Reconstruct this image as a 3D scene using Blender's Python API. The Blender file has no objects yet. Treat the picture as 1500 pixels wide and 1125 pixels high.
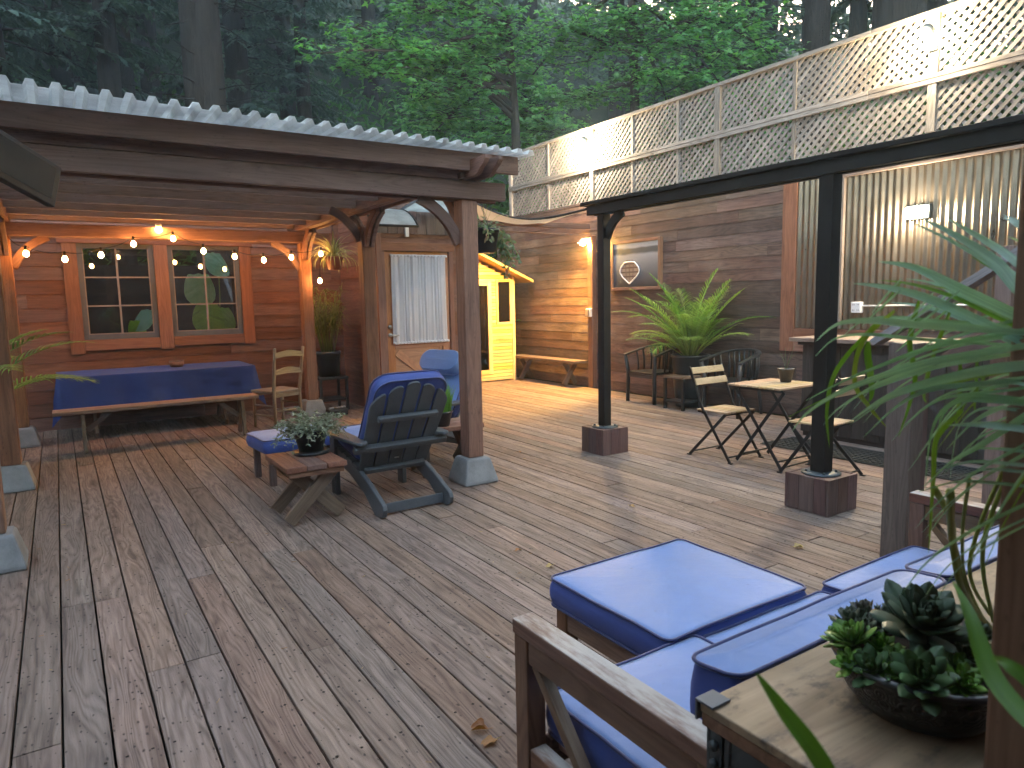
import bpy, bmesh, math, random
from mathutils import Vector, Matrix, noise
rng = random.Random(7)
S = bpy.context.scene
COL = S.collection
R = math.radians
V = Vector

# ------------------------------------------------------------------ camera
CH = 1.5
YAW, PIT, ROL, FPX = 0.574754, -0.121263, -0.0212187, 1020.18
fw = V((math.sin(YAW)*math.cos(PIT), math.cos(YAW)*math.cos(PIT), math.sin(PIT)))
rt = V((math.cos(YAW), -math.sin(YAW), 0)); up = rt.cross(fw)
rt, up = rt*math.cos(ROL)+up*math.sin(ROL), up*math.cos(ROL)-rt*math.sin(ROL)
cam = bpy.data.cameras.new('camera'); camo = bpy.data.objects.new('camera', cam); COL.objects.link(camo)
camo.matrix_world = Matrix(((rt.x, up.x, -fw.x, 0), (rt.y, up.y, -fw.y, 0), (rt.z, up.z, -fw.z, CH), (0, 0, 0, 1)))
cam.sensor_width = 36; cam.lens = FPX/1500*36; cam.clip_start = 0.05; cam.clip_end = 500
cam.dof.use_dof = True; cam.dof.focus_distance = 5.0; cam.dof.aperture_fstop = 7.0
S.camera = camo

def ray(x, y):
    return fw + rt*((x-750)/FPX) - up*((y-562.5)/FPX)
def at(x, y, d):            # point at a distance along the view axis
    return V((0, 0, CH)) + ray(x, y)*d

# ------------------------------------------------------------------ mesh builder
class MB:
    def __init__(s, M=None):
        s.v = []; s.f = []; s.g = []; s.r = []; s.sm = []; s.M = M or Matrix.Identity(4)
    def add(s, pts, faces, gp=None, rnd=None, smooth=False, gaxis=0):
        o = len(s.v); rnd = rng.random() if rnd is None else rnd
        off = V((rnd*37.1, rnd*91.7, rnd*53.3))
        for i, p in enumerate(pts):
            s.v.append(tuple(s.M @ V(p)))
            q = gp[i] if gp else p
            if gaxis == 1 and not gp: q = (q[1], q[0], q[2])
            if gaxis == 2 and not gp: q = (q[2], q[0], q[1])
            s.g.append(tuple(V(q)+off)); s.r.append(rnd)
        for f in faces:
            s.f.append(tuple(i+o for i in f)); s.sm.append(smooth)
    def box(s, a, b, rnd=None, T=None):
        x0, y0, z0 = a; x1, y1, z1 = b
        c = [(x, y, z) for x in (x0, x1) for y in (y0, y1) for z in (z0, z1)]
        d = (abs(x1-x0), abs(y1-y0), abs(z1-z0)); ax = d.index(max(d))
        oth = [i for i in range(3) if i != ax]; oth.sort(key=lambda i: -d[i])
        gp = [(p[ax], p[oth[0]], p[oth[1]]) for p in c]
        if T is not None: c = [tuple(T @ V(p)) for p in c]
        s.add(c, [(0, 1, 3, 2), (4, 6, 7, 5), (0, 4, 5, 1), (2, 3, 7, 6), (0, 2, 6, 4), (1, 5, 7, 3)], gp, rnd)
    def bar(s, p, q, w, h, upv=(0, 0, 1), rnd=None, ext=0):
        p, q = V(p), V(q); d = (q-p); L = d.length; d = d/L
        u = V(upv); sx = d.cross(u)
        if sx.length < 1e-4: sx = d.cross(V((1, 0, 0)))
        sx.normalize(); uz = sx.cross(d)
        T = Matrix(((d.x, sx.x, uz.x, p.x), (d.y, sx.y, uz.y, p.y), (d.z, sx.z, uz.z, p.z), (0, 0, 0, 1)))
        s.box((-ext, -w/2, -h/2), (L+ext, w/2, h/2), rnd, T)
    def tube(s, pts, rad, n=8, cap=True, rnd=None):
        pts = [V(p) for p in pts]; m = len(pts)
        if not hasattr(rad, '__len__'): rad = [rad]*m
        vs = []; gp = []; prev = None; acc = 0
        for i, p in enumerate(pts):
            t = (pts[min(i+1, m-1)]-pts[max(i-1, 0)]).normalized()
            if prev is None:
                a = t.cross(V((0, 0, 1)))
                if a.length < 1e-3: a = t.cross(V((1, 0, 0)))
            else: a = prev-t*prev.dot(t)
            a.normalize(); b = t.cross(a); prev = a
            if i: acc += (p-pts[i-1]).length
            for k in range(n):
                th = 2*math.pi*k/n; dv = a*math.cos(th)+b*math.sin(th)
                vs.append(p+dv*rad[i]); gp.append((acc, dv.x*rad[i], dv.y*rad[i]+dv.z*rad[i]))
        fs = []
        for i in range(m-1):
            for k in range(n):
                k2 = (k+1) % n
                fs.append((i*n+k, i*n+k2, (i+1)*n+k2, (i+1)*n+k))
        if cap: fs += [tuple(range(n-1, -1, -1)), tuple((m-1)*n+k for k in range(n))]
        s.add(vs, fs, gp, rnd, True)
    def cyl(s, p, q, r0, r1=None, n=12, rnd=None):
        s.tube([p, q], [r0, r0 if r1 is None else r1], n, True, rnd)
    def lathe(s, prof, c=(0, 0, 0), n=24, sx=1, sy=1, rnd=None, smooth=True):
        vs = []; fs = []; m = len(prof)
        for r, z in prof:
            for k in range(n):
                th = 2*math.pi*k/n
                vs.append((c[0]+r*sx*math.cos(th), c[1]+r*sy*math.sin(th), c[2]+z))
        for i in range(m-1):
            for k in range(n):
                k2 = (k+1) % n
                fs.append((i*n+k, i*n+k2, (i+1)*n+k2, (i+1)*n+k))
        if prof[0][0] > 1e-4: fs.append(tuple(range(n-1, -1, -1)))
        if prof[-1][0] > 1e-4: fs.append(tuple((m-1)*n+k for k in range(n)))
        s.add(vs, fs, None, rnd, smooth)
    def sphere(s, c, r, n=10, sz=1, rnd=None):
        m = max(4, n//2)
        s.lathe([(max(1e-5, r*math.sin(math.pi*i/m)), -r*sz*math.cos(math.pi*i/m)) for i in range(m+1)], c, n, rnd=rnd)
    def prism(s, poly, t, T, rnd=None):      # polygon in local xy, thickness t in local z
        n = len(poly)
        vs = [(x, y, -t/2) for x, y in poly]+[(x, y, t/2) for x, y in poly]
        fs = [tuple(range(n-1, -1, -1)), tuple(range(n, 2*n))]+[(i, (i+1) % n, n+(i+1) % n, n+i) for i in range(n)]
        xs = [p[0] for p in poly]; ys = [p[1] for p in poly]
        lx = max(xs)-min(xs) >= max(ys)-min(ys)
        gp = [(v[0], v[1], v[2]) if lx else (v[1], v[0], v[2]) for v in vs]
        s.add([tuple(T @ V(v)) for v in vs], fs, gp, rnd)
    def blade(s, pts, wid, side, rnd=None, fold=0.0, nrm=None):
        """leaf strip along pts, half widths wid, side vectors; a shallow V fold"""
        vs = []; fs = []; m = len(pts); gp = []
        rnd = rng.random() if rnd is None else rnd
        for i in range(m):
            p = V(pts[i]); sd = V(side[i]) if isinstance(side, list) else V(side)
            t = (V(pts[min(i+1, m-1)])-V(pts[max(i-1, 0)])).normalized()
            nn = t.cross(sd); nn.normalize()
            w = wid[i]
            vs += [p-sd*w+nn*w*fold, p, p+sd*w+nn*w*fold]; gp += [(i/m, -w*10, 0), (i/m, 0, 0), (i/m, w*10, 0)]
        for i in range(m-1):
            a = i*3
            fs += [(a, a+1, a+4, a+3), (a+1, a+2, a+5, a+4)]
        s.add(vs, fs, gp, rnd, True)
    def cushion(s, x0, y0, z0, x1, y1, z1, r=.05, puff=.018, bul=.008, m=6):
        hx, hy = (x1-x0)/2, (y1-y0)/2; cx, cy = (x0+x1)/2, (y0+y1)/2
        def ring(d, z):
            rr = max(r-d, .004); ax, ay = hx-d-rr, hy-d-rr; o = []
            ns = 5
            for qx, qy, a0 in ((1, 1, 0), (-1, 1, 90), (-1, -1, 180), (1, -1, 270)):
                for k in range(m):
                    th = R(a0+90*k/(m-1)); o.append((cx+qx*ax+rr*math.cos(th), cy+qy*ay+rr*math.sin(th), z))
            o2 = []
            for i in range(len(o)):
                o2.append(o[i])
                if i % m == m-1:
                    a, b = V(o[i]), V(o[(i+1) % len(o)])
                    for k in range(1, ns): o2.append(tuple(a.lerp(b, k/ns)))
            return o2
        h = z1-z0
        lev = []
        mh = min(hx, hy)
        for d in (mh*.97, mh*.66, mh*.40, mh*.20, mh*.09, .004):
            lev.append((d, z0-(puff*.3)*(1-math.exp(-d/.07))))
        for k in range(6):
            u = k/5; lev.append((-bul*math.sin(u*math.pi)+(.004 if k in (0, 5) else 0), z0+.006+(h-.012)*u))
        for d in (.004, mh*.09, mh*.20, mh*.40, mh*.66, mh*.90):
            w = 0.001*math.sin(d*40+x0*9)
            lev.append((d, z1+puff*(1-math.exp(-d/.09))+w*min(1, d*8)))
        vs = []; fs = []
        rs = [ring(d, z) for d, z in lev]; n = len(rs[0])
        for i, rg in enumerate(rs):
            for p in rg:
                q = V(p)
                jj = noise.noise(q*5)*.006+noise.noise(q*14)*.0025
                vs.append((q.x, q.y, q.z+jj))
        for i in range(len(rs)-1):
            for k in range(n):
                k2 = (k+1) % n; fs.append((i*n+k, i*n+k2, (i+1)*n+k2, (i+1)*n+k))
        fs.append(tuple(range(n-1, -1, -1))); fs.append(tuple((len(rs)-1)*n+k for k in range(n)))
        o0 = len(s.f); s.add(vs, fs, None, None, True)
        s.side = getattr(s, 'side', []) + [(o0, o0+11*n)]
        def sh(q, z):
            q = V(q); return (q.x, q.y, z+noise.noise(V((q.x, q.y, z))*5)*.006+noise.noise(V((q.x, q.y, z))*14)*.0025)
        top = [sh(p, z1+.002) for p in ring(.002, z1)]; bot = [sh(p, z0) for p in ring(.002, z0)]
        return top+[top[0]], bot+[bot[0]]
    def mesh(s, name):
        me = bpy.data.meshes.new(name); me.from_pydata(s.v, [], s.f); 
        a = me.attributes.new('gp', 'FLOAT_VECTOR', 'POINT'); a.data.foreach_set('vector', [c for g in s.g for c in g])
        b = me.attributes.new('rnd', 'FLOAT', 'POINT'); b.data.foreach_set('value', s.r)
        me.polygons.foreach_set('use_smooth', s.sm)
        me.update()
        return me
    def build(s, name, m, parent=None, bevel=0, local=False, fix=True):
        me = s.mesh(name)
        if fix:
            bm = bmesh.new(); bm.from_mesh(me); bmesh.ops.recalc_face_normals(bm, faces=bm.faces); bm.to_mesh(me); bm.free()
        if m is not None and m.name == 'blue_fabric' and getattr(s, 'side', None):
            pass
        o = bpy.data.objects.new(name, me); COL.objects.link(o); (me.materials.append(m) if m else None)
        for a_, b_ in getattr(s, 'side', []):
            if len(me.materials) < 2: me.materials.append(M['side_shade'])
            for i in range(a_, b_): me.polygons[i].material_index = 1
        if parent is not None:
            o.parent = parent
            if not local:
                w = V((0, 0, 0)); q = parent
                while q: w += q.location; q = q.parent
                me.transform(Matrix.Translation(-w))
        if bevel:
            md = o.modifiers.new('bevel', 'BEVEL'); md.width = bevel; md.segments = 2; md.limit_method = 'ANGLE'; md.angle_limit = R(40)
            md.use_clamp_overlap = True
        return o

def tag(o, label=None, cat=None, group=None, kind=None):
    if label: o['label'] = label
    if cat: o['category'] = cat
    if group: o['group'] = group
    if kind: o['kind'] = kind
    return o
def thing(name, label, cat, loc=(0, 0, 0), rz=0, group=None):
    o = bpy.data.objects.new(name, None); COL.objects.link(o); o.location = loc; o.rotation_euler = (0, 0, rz)
    o.empty_display_size = .1
    return tag(o, label, cat, group)
def dup(root, loc, rz=0, label=None, scale=None):
    def cp(o, par):
        c = o.copy(); COL.objects.link(c); c.parent = par
        for k in list(o.children): cp(k, c)
        return c
    r = cp(root, None); r.location = loc; r.rotation_euler = (0, 0, rz)
    if scale: r.scale = (scale,)*3
    if label: r['label'] = label
    return r
def base_of(root, mb_objs): pass

# ------------------------------------------------------------------ materials
class N:
    def __init__(s, name):
        s.m = bpy.data.materials.new(name); s.m.use_nodes = True; s.t = s.m.node_tree; s.t.nodes.clear()
        s.out = s.n('ShaderNodeOutputMaterial')
    def n(s, typ, **kw):
        nd = s.t.nodes.new(typ)
        for k, v in kw.items(): setattr(nd, k, v)
        return nd
    def l(s, a, b): s.t.links.new(a, b)
    def val(s, sock, v):
        if hasattr(v, 'links') or isinstance(v, bpy.types.NodeSocket): s.l(v, sock)
        else: sock.default_value = v
    def math(s, op, a, b=0.0, clamp=False):
        nd = s.n('ShaderNodeMath', operation=op, use_clamp=clamp); s.val(nd.inputs[0], a); s.val(nd.inputs[1], b); return nd.outputs[0]
    def attr(s, nm): return s.n('ShaderNodeAttribute', attribute_name=nm)
    def pos(s): return s.n('ShaderNodeNewGeometry').outputs['Position']
    def map(s, vec, sc, loc=(0, 0, 0), rot=(0, 0, 0)):
        nd = s.n('ShaderNodeMapping'); s.l(vec, nd.inputs[0]); nd.inputs['Scale'].default_value = sc; nd.inputs['Location'].default_value = loc
        nd.inputs['Rotation'].default_value = rot; return nd.outputs[0]
    def noise(s, vec, scale=1, det=4, rough=.55, dist=0, col=False):
        nd = s.n('ShaderNodeTexNoise'); s.l(vec, nd.inputs['Vector']); nd.inputs['Scale'].default_value = scale
        nd.inputs['Detail'].default_value = det; nd.inputs['Roughness'].default_value = rough; nd.inputs['Distortion'].default_value = dist
        return nd.outputs['Color' if col else 'Fac']
    def ramp(s, fac, stops):
        nd = s.n('ShaderNodeValToRGB'); e = nd.color_ramp.elements
        while len(e) < len(stops): e.new(.5)
        for i, (p, c) in enumerate(stops):
            e[i].position = p; e[i].color = (*c, 1) if len(c) == 3 else c
        s.l(fac, nd.inputs[0]); return nd.outputs[0]
    def mix(s, fac, a, b, bt='MIX'):
        nd = s.n('ShaderNodeMix', data_type='RGBA', blend_type=bt)
        s.val(nd.inputs[0], fac); s.val(nd.inputs[6], a); s.val(nd.inputs[7], b); return nd.outputs[2]
    def sstep(s, v, a, b):
        nd = s.n('ShaderNodeMapRange', interpolation_type='SMOOTHSTEP'); s.l(v, nd.inputs[0]); nd.inputs[1].default_value = a; nd.inputs[2].default_value = b
        return nd.outputs[0]
    def bump(s, h, strength=.3, dist=.01):
        nd = s.n('ShaderNodeBump'); nd.inputs['Strength'].default_value = strength; nd.inputs['Distance'].default_value = dist; s.l(h, nd.inputs['Height']); return nd.outputs[0]
    def bsdf(s, col, rough=.6, bump=None, metal=0, spec=.5, **kw):
        b = s.n('ShaderNodeBsdfPrincipled'); s.val(b.inputs['Base Color'], col if not isinstance(col, tuple) else (*col, 1)[:4])
        s.val(b.inputs['Roughness'], rough); s.val(b.inputs['Metallic'], metal); b.inputs['Specular IOR Level'].default_value = spec
        for k, v in kw.items(): s.val(b.inputs[k.replace('_', ' ')], v)
        if bump is not None: s.l(bump, b.inputs['Normal'])
        s.l(b.outputs[0], s.out.inputs[0]); s.b = b; return s.m

def c4(c): return (*c, 1)
def wood(name, dark, light, rough=.6, var=.3, gs=1.0, blotch=.25, weather=None, wamt=0, knots=0.0, bumps=.25, huev=.02, upgrey=None, spec=.4, stain=None):
    n = N(name); gp = n.attr('gp').outputs['Vector']; rnd = n.attr('rnd').outputs['Fac']; P = n.pos()
    warp = n.noise(n.map(gp, (1.3, 6, 6)), 1, 2, .5, 0, True)
    g2 = n.mix(.09*gs, gp, warp, 'ADD')
    a = n.noise(n.map(g2, (.9*gs, 26*gs, 26*gs)), 1, 5, .65, .6)
    fine = n.noise(n.map(g2, (4*gs, 150*gs, 150*gs)), 1, 3, .6)
    low = n.noise(n.map(g2, (.55*gs, 7.5*gs, 7.5*gs)), 1, 2, .4, .3)
    ring = n.math('ADD', n.math('MULTIPLY', n.math('SINE', n.math('MULTIPLY', low, 105.0)), .5), .5)
    ring = n.math('POWER', ring, .6)
    f = n.math('ADD', n.math('ADD', n.math('MULTIPLY', a, .58), n.math('MULTIPLY', fine, .27)), n.math('MULTIPLY', ring, .15))
    col = n.ramp(f, [(.33, dark), (.66, light)])
    bl = n.noise(n.map(P, (1, 1, 1)), 2.1, 4, .6)
    if weather:
        wf = n.sstep(n.math('ADD', n.math('MULTIPLY', n.noise(n.map(gp, (.8, 5, 5)), 1, 5, .6), .6), n.math('MULTIPLY', bl, .4)), .5-wamt*.35, .78-wamt*.35)
        col = n.mix(n.math('MULTIPLY', wf, min(1, .3+wamt)), col, n.ramp(f, [(.3, tuple(x*.6 for x in weather)), (.7, weather)]))
    if upgrey:
        nz = n.n('ShaderNodeSeparateXYZ'); geo = n.n('ShaderNodeNewGeometry'); n.l(geo.outputs['Normal'], nz.inputs[0])
        uf = n.math('MULTIPLY', n.sstep(nz.outputs[2], .6, .95), n.sstep(n.noise(n.map(gp, (3, 14, 14)), 1, 6, .7), .35, .6))
        col = n.mix(uf, col, c4(upgrey))
    if knots:
        sq = n.n('ShaderNodeSeparateXYZ'); n.l(gp, sq.inputs[0]); cq = n.n('ShaderNodeCombineXYZ'); n.l(sq.outputs[0], cq.inputs[0]); n.l(n.math('ADD', sq.outputs[1], sq.outputs[2]), cq.inputs[1])
        vo = n.n('ShaderNodeTexVoronoi', voronoi_dimensions='2D'); n.l(n.map(n.mix(.012, cq.outputs[0], n.noise(n.map(gp, (20, 30, 20)), 1, 3, .6, 0, True), 'ADD'), (4.2, 8.5, 1)), vo.inputs['Vector']); vo.inputs['Randomness'].default_value = 1
        sx = n.n('ShaderNodeSeparateColor'); n.l(vo.outputs['Color'], sx.inputs[0])
        kz = n.math('ADD', n.math('MULTIPLY', n.math('POWER', sx.outputs[0], 1.3), .20), .06)
        kd = n.math('SUBTRACT', 1.0, n.sstep(n.math('DIVIDE', vo.outputs['Distance'], kz), .25, 1.2))
        kd = n.math('MULTIPLY', kd, n.math('GREATER_THAN', sx.outputs[1], .66))
        col = n.mix(n.math('MULTIPLY', kd, knots), col, c4(tuple(x*.28 for x in dark)))
        dn = n.noise(n.map(gp, (1.6, 16, 16)), 1, 4, .55)
        col = n.mix(n.math('MULTIPLY', n.sstep(dn, .54, .74), .42), col, c4(tuple(x*.35 for x in dark)))
    if stain:
        sm = n.math('MULTIPLY', n.sstep(n.noise(n.map(P, (5, 8, 5)), 1.6, 7, .72), .5, .68), .85)
        col = n.mix(sm, col, c4(stain))
    hs = n.n('ShaderNodeHueSaturation'); n.l(col, hs.inputs['Color'])
    n.l(n.math('ADD', n.math('MULTIPLY', rnd, var*2), 1-var), hs.inputs['Value'])
    r2 = n.math('FRACT', n.math('MULTIPLY', rnd, 17.3))
    n.l(n.math('ADD', n.math('MULTIPLY', r2, huev*2), .5-huev), hs.inputs['Hue'])
    n.l(n.math('ADD', n.math('MULTIPLY', n.math('FRACT', n.math('MULTIPLY', rnd, 7.7)), .34), .80), hs.inputs['Saturation'])
    blf = n.math('ADD', n.math('MULTIPLY', bl, blotch*2), 1-blotch)
    mm = n.n('ShaderNodeVectorMath', operation='SCALE'); n.l(hs.outputs[0], mm.inputs[0]); n.l(blf, mm.inputs['Scale'])
    rg = n.math('ADD', n.math('MULTIPLY', f, -.25), rough+.12, True)
    return n.bsdf(mm.outputs[0], rg, n.bump(f, bumps, .004), spec=spec)

def plain(name, col, rough=.5, metal=0, var=.12, sc=12, bumps=.08, spec=.5, **kw):
    n = N(name); P = n.n('ShaderNodeTexCoord').outputs['Object']; f = n.noise(P, sc, 5, .6)
    c = n.ramp(f, [(.25, tuple(x*(1-var) for x in col)), (.75, tuple(min(1, x*(1+var)) for x in col))])
    rg = n.math('ADD', n.math('MULTIPLY', f, .2), rough-.1, True)
    return n.bsdf(c, rg, n.bump(n.noise(P, sc*8, 3), bumps, .003), metal, spec, **kw)

def leaf(name, cols, rough=.45, trans=.35, vein=False, spec=.4):
    n = N(name); rnd = n.attr('rnd').outputs['Fac']; P = n.pos()
    k = len(cols)
    c = n.ramp(rnd, [(i/(k-1) if k > 1 else 0, cc) for i, cc in enumerate(cols)])
    f = n.noise(P, 6, 4)
    vn = n.noise(n.map(n.attr('gp').outputs['Vector'], (.8, 55, 1)), 1, 3)
    c = n.mix(.5, c, n.ramp(vn, [(.3, (.3, .3, .28)), (.7, (.75, .75, .7))]), 'OVERLAY')
    c = n.mix(.35, c, n.ramp(f, [(.3, (.25, .25, .25)), (.7, (.85, .85, .85))]), 'OVERLAY')
    b = n.n('ShaderNodeBsdfPrincipled'); n.l(c, b.inputs['Base Color']); b.inputs['Roughness'].default_value = rough; b.inputs['Specular IOR Level'].default_value = spec
    tr = n.n('ShaderNodeBsdfTranslucent'); n.l(n.mix(1, c, (1.3, 1.5, .7, 1), 'MULTIPLY'), tr.inputs[0])
    mx = n.n('ShaderNodeMixShader'); mx.inputs[0].default_value = trans; n.l(b.outputs[0], mx.inputs[1]); n.l(tr.outputs[0], mx.inputs[2])
    n.l(mx.outputs[0], n.out.inputs[0]); return n.m

def emit(name, col, st):
    n = N(name); e = n.n('ShaderNodeEmission'); e.inputs[0].default_value = c4(col); e.inputs[1].default_value = st
    n.l(e.outputs[0], n.out.inputs[0]); return n.m

def fabric(name, col, rough=.55, sc=900, sheen=.3):
    n = N(name); P = n.n('ShaderNodeTexCoord').outputs['Object']
    f = n.noise(P, 3, 5, .6); w = n.noise(P, 380, 2)
    sp = n.sstep(n.noise(P, 38, 3, .6), .70, .76)
    c = n.ramp(f, [(.3, tuple(x*.88 for x in col)), (.7, tuple(x*1.1 for x in col))])
    c = n.mix(n.math('MULTIPLY', sp, .5), c, (.03, .04, .08, 1))
    h = n.math('ADD', n.math('MULTIPLY', w, .12), n.noise(P, 9, 4))
    m = n.bsdf(c, rough, n.bump(h, .32, .014), spec=.62, Sheen_Weight=sheen, Sheen_Roughness=.45)
    return m

def glass(name, tint=(.9, .95, .95), refl=.12, rough=.02):
    n = N(name); t = n.n('ShaderNodeBsdfTransparent'); t.inputs[0].default_value = c4(tint)
    g = n.n('ShaderNodeBsdfGlossy'); g.inputs['Roughness'].default_value = rough
    fr = n.n('ShaderNodeFresnel'); fr.inputs[0].default_value = 1.5
    mx = n.n('ShaderNodeMixShader'); n.l(n.math('ADD', fr.outputs[0], refl, True), mx.inputs[0]); n.l(t.outputs[0], mx.inputs[1]); n.l(g.outputs[0], mx.inputs[2])
    n.l(mx.outputs[0], n.out.inputs[0]); return n.m

def translucent(name, col, tr=.6, rough=.4, dirt=.3, sc=5, alpha=0):
    n = N(name); P = n.n('ShaderNodeTexCoord').outputs['Object']
    f = n.noise(P, sc, 6, .65)
    c = n.ramp(f, [(.3, tuple(x*(1-dirt) for x in col)), (.65, col)])
    b = n.n('ShaderNodeBsdfPrincipled'); n.l(c, b.inputs['Base Color']); b.inputs['Roughness'].default_value = rough
    t = n.n('ShaderNodeBsdfTranslucent'); n.l(c, t.inputs[0])
    mx = n.n('ShaderNodeMixShader'); mx.inputs[0].default_value = tr; n.l(b.outputs[0], mx.inputs[1]); n.l(t.outputs[0], mx.inputs[2])
    o = mx.outputs[0]
    if alpha:
        tp = n.n('ShaderNodeBsdfTransparent'); m2 = n.n('ShaderNodeMixShader'); m2.inputs[0].default_value = alpha
        n.l(o, m2.inputs[1]); n.l(tp.outputs[0], m2.inputs[2]); o = m2.outputs[0]
    n.l(o, n.out.inputs[0]); return n.m

M = {}
M['deck'] = wood('deck_boards', (.094, .060, .044), (.272, .194, .150), .72, .20, 1, .2, (.28, .216, .18), .1, .85, .35, .006, spec=.35)
M['house_siding'] = wood('house_siding', (.125, .050, .027), (.22, .098, .056), .6, .16, 1, .2, knots=.3, bumps=.2, huev=.006)
M['house_trim'] = wood('house_trim', (.185, .076, .042), (.285, .125, .072), .6, .12, 1, .15, bumps=.15, huev=.005)
M['door_wood'] = wood('door_wood', (.33, .13, .05), (.52, .24, .10), .5, .12, 1, .12, bumps=.15, huev=.005)
M['wall_siding'] = wood('wall_siding', (.058, .031, .024), (.145, .086, .066), .62, .36, 1, .3, (.27, .205, .17), .2, .5, .3, .012)
M['pergola'] = wood('pergola_wood', (.115, .060, .044), (.20, .115, .086), .6, .16, 1, .2, knots=.45, bumps=.2, huev=.006)
M['rafter'] = wood('rafter_wood_lit', (.25, .168, .13), (.38, .27, .215), .6, .16, 1, .2, knots=.4, bumps=.2, huev=.006)  # pergola wood lightened in colour, standing in for light under the roof
M['post'] = wood('post_wood', (.17, .075, .04), (.29, .138, .075), .55, .12, 1, .15, knots=.5, bumps=.2, huev=.006)
M['dark_post'] = wood('dark_post_wood', (.075, .05, .042), (.14, .095, .08), .6, .15, 1, .2, knots=.3)
M['red_post'] = wood('red_post_wood', (.13, .062, .043), (.21, .11, .078), .6, .1, 1, .15, knots=.3)
M['lattice'] = wood('lattice_wood', (.155, .135, .122), (.32, .29, .268), .7, .28, 1.2, .25, bumps=.2, huev=.012)
M['plinth'] = wood('plinth_wood', (.085, .047, .040), (.14, .08, .068), .65, .15, 1, .2, bumps=.2)
M['sauna'] = wood('sauna_wood', (.52, .33, .11), (.74, .50, .20), .5, .14, 1, .12, knots=.5, bumps=.15, huev=.006)
M['redwood'] = wood('redwood_furniture', (.14, .062, .038), (.26, .13, .08), .55, .15, 1, .25, bumps=.2, huev=.008)
M['leg_wood'] = wood('table_leg_wood', (.10, .062, .044), (.18, .12, .086), .6, .15, 1, .25, bumps=.2)
M['old_wood'] = wood('old_bench_wood', (.17, .10, .07), (.33, .21, .14), .65, .15, 1, .2, bumps=.2)
M['chair_wood'] = wood('pale_chair_wood', (.17, .135, .082), (.31, .25, .165), .55, .12, 1, .25, bumps=.2)
M['sofa_wood'] = wood('sofa_wood', (.115, .058, .034), (.21, .115, .068), .5, .12, 1.3, .2, bumps=.25, upgrey=(.46, .43, .39))
M['slat'] = wood('slat_wood', (.34, .22, .11), (.56, .40, .23), .5, .2, 1, .15, bumps=.2)
M['plywood'] = wood('plywood_top', (.20, .135, .07), (.40, .285, .155), .6, .05, .55, .5, (.085, .072, .062), .12, .0, .5, stain=(.05, .042, .038))
M['counter'] = wood('counter_wood', (.22, .155, .115), (.34, .25, .19), .5, .12)
M['cabinet'] = wood('cabinet_wood', (.022, .017, .015), (.05, .038, .033), .6, .2)
M['grey_rail'] = wood('grey_rail_wood', (.16, .15, .15), (.30, .285, .28), .6, .15)
M['pale_post'] = wood('pale_post_wood', (.17, .125, .10), (.29, .225, .19), .6, .15)
M['concrete'] = plain('concrete', (.25, .252, .252), .85, 0, .3, 7, .5, .2)
M['black'] = plain('black_paint', (.016, .0135, .0115), .55, 0, .35, 9, .2, .22)
M['black_metal'] = plain('black_metal', (.010, .010, .011), .55, .0, .2, 20, .05)
M['black_wood'] = plain('black_chair_paint', (.02, .02, .022), .42, 0, .25, 20, .1)
M['steel'] = plain('dark_steel', (.055, .07, .078), .45, .3, .25, 15, .15)
M['slate'] = plain('slate_paint', (.105, .12, .14), .5, 0, .15, 14, .1)
M['muntin'] = plain('muntin_paint', (.25, .21, .18), .5, 0, .15, 14, .1)
M['adiron'] = plain('adirondack_paint', (.082, .090, .098), .42, 0, .14, 16, .12)
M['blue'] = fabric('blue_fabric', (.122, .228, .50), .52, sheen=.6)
M['side_shade'] = fabric('blue_side_shade', (.030, .060, .25), .6, sheen=.1)  # same blue cloth, with the shade on cushion sides painted in as navy
M['navy'] = fabric('navy_piping', (.012, .02, .11))
M['cloth'] = fabric('blue_tablecloth', (.013, .04, .21), sheen=.08)
M['curtain'] = translucent('white_curtain', (.84, .84, .88), .35, .8, .05, 20)
M['roof'] = translucent('corrugated_plastic', (.86, .88, .88), .5, .4, .36, 4.5)
M['poly'] = translucent('awning_plastic', (.60, .68, .68), .72, .3, .35, 6, .22)
M['sail'] = translucent('sail_cloth', (.50, .38, .26), .42, .8, .12, 4)
M['glass'] = glass('window_glass', (.86, .9, .9), .1)
M['dark_glass'] = glass('sauna_glass', (.25, .2, .14), .05)
M['screen'] = plain('tv_screen', (.03, .032, .03), .16, 0, .05, 3, 0, 1.2)
M['corr'] = plain('corrugated_steel', (.23, .195, .16), .31, .9, .22, 3, .12)
M['white'] = plain('white_plastic', (.72, .72, .74), .4, 0, .05)
M['brass'] = plain('brushed_nickel', (.55, .53, .5), .3, .9, .1)
M['soil'] = plain('soil', (.035, .026, .02), .95, 0, .5, 40, 1.0, .2)
M['terra'] = plain('terracotta', (.20, .06, .04), .6, 0, .15)
M['blackpot'] = plain('black_pot', (.018, .02, .022), .32, 0, .2, 20, .12)
M['bronze'] = plain('bronze_pot', (.07, .06, .055), .5, 0, .3, 15, .2)
M['mat'] = plain('rubber_mat', (.016, .017, .015), .85, 0, .3, 60, .6)
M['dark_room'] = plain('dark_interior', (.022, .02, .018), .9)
M['trunk'] = None
M['palm'] = leaf('palm_leaf', [(.05, .14, .025), (.11, .25, .035), (.22, .38, .06), (.34, .44, .10)], .42, .35)
M['bigpalm'] = leaf('near_palm_leaf', [(.22, .36, .32), (.30, .45, .40), (.20, .36, .25)], .36, .2)
M['palm_low'] = leaf('near_palm_green_leaf', [(.07, .17, .02), (.12, .24, .03), (.22, .28, .05)], .42, .3)
M['stem'] = leaf('palm_stem', [(.12, .19, .03), (.30, .34, .09)], .5, .1)
M['fern'] = leaf('feathery_leaf', [(.10, .13, .025), (.20, .22, .05), (.28, .26, .06)], .5, .35)
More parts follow.
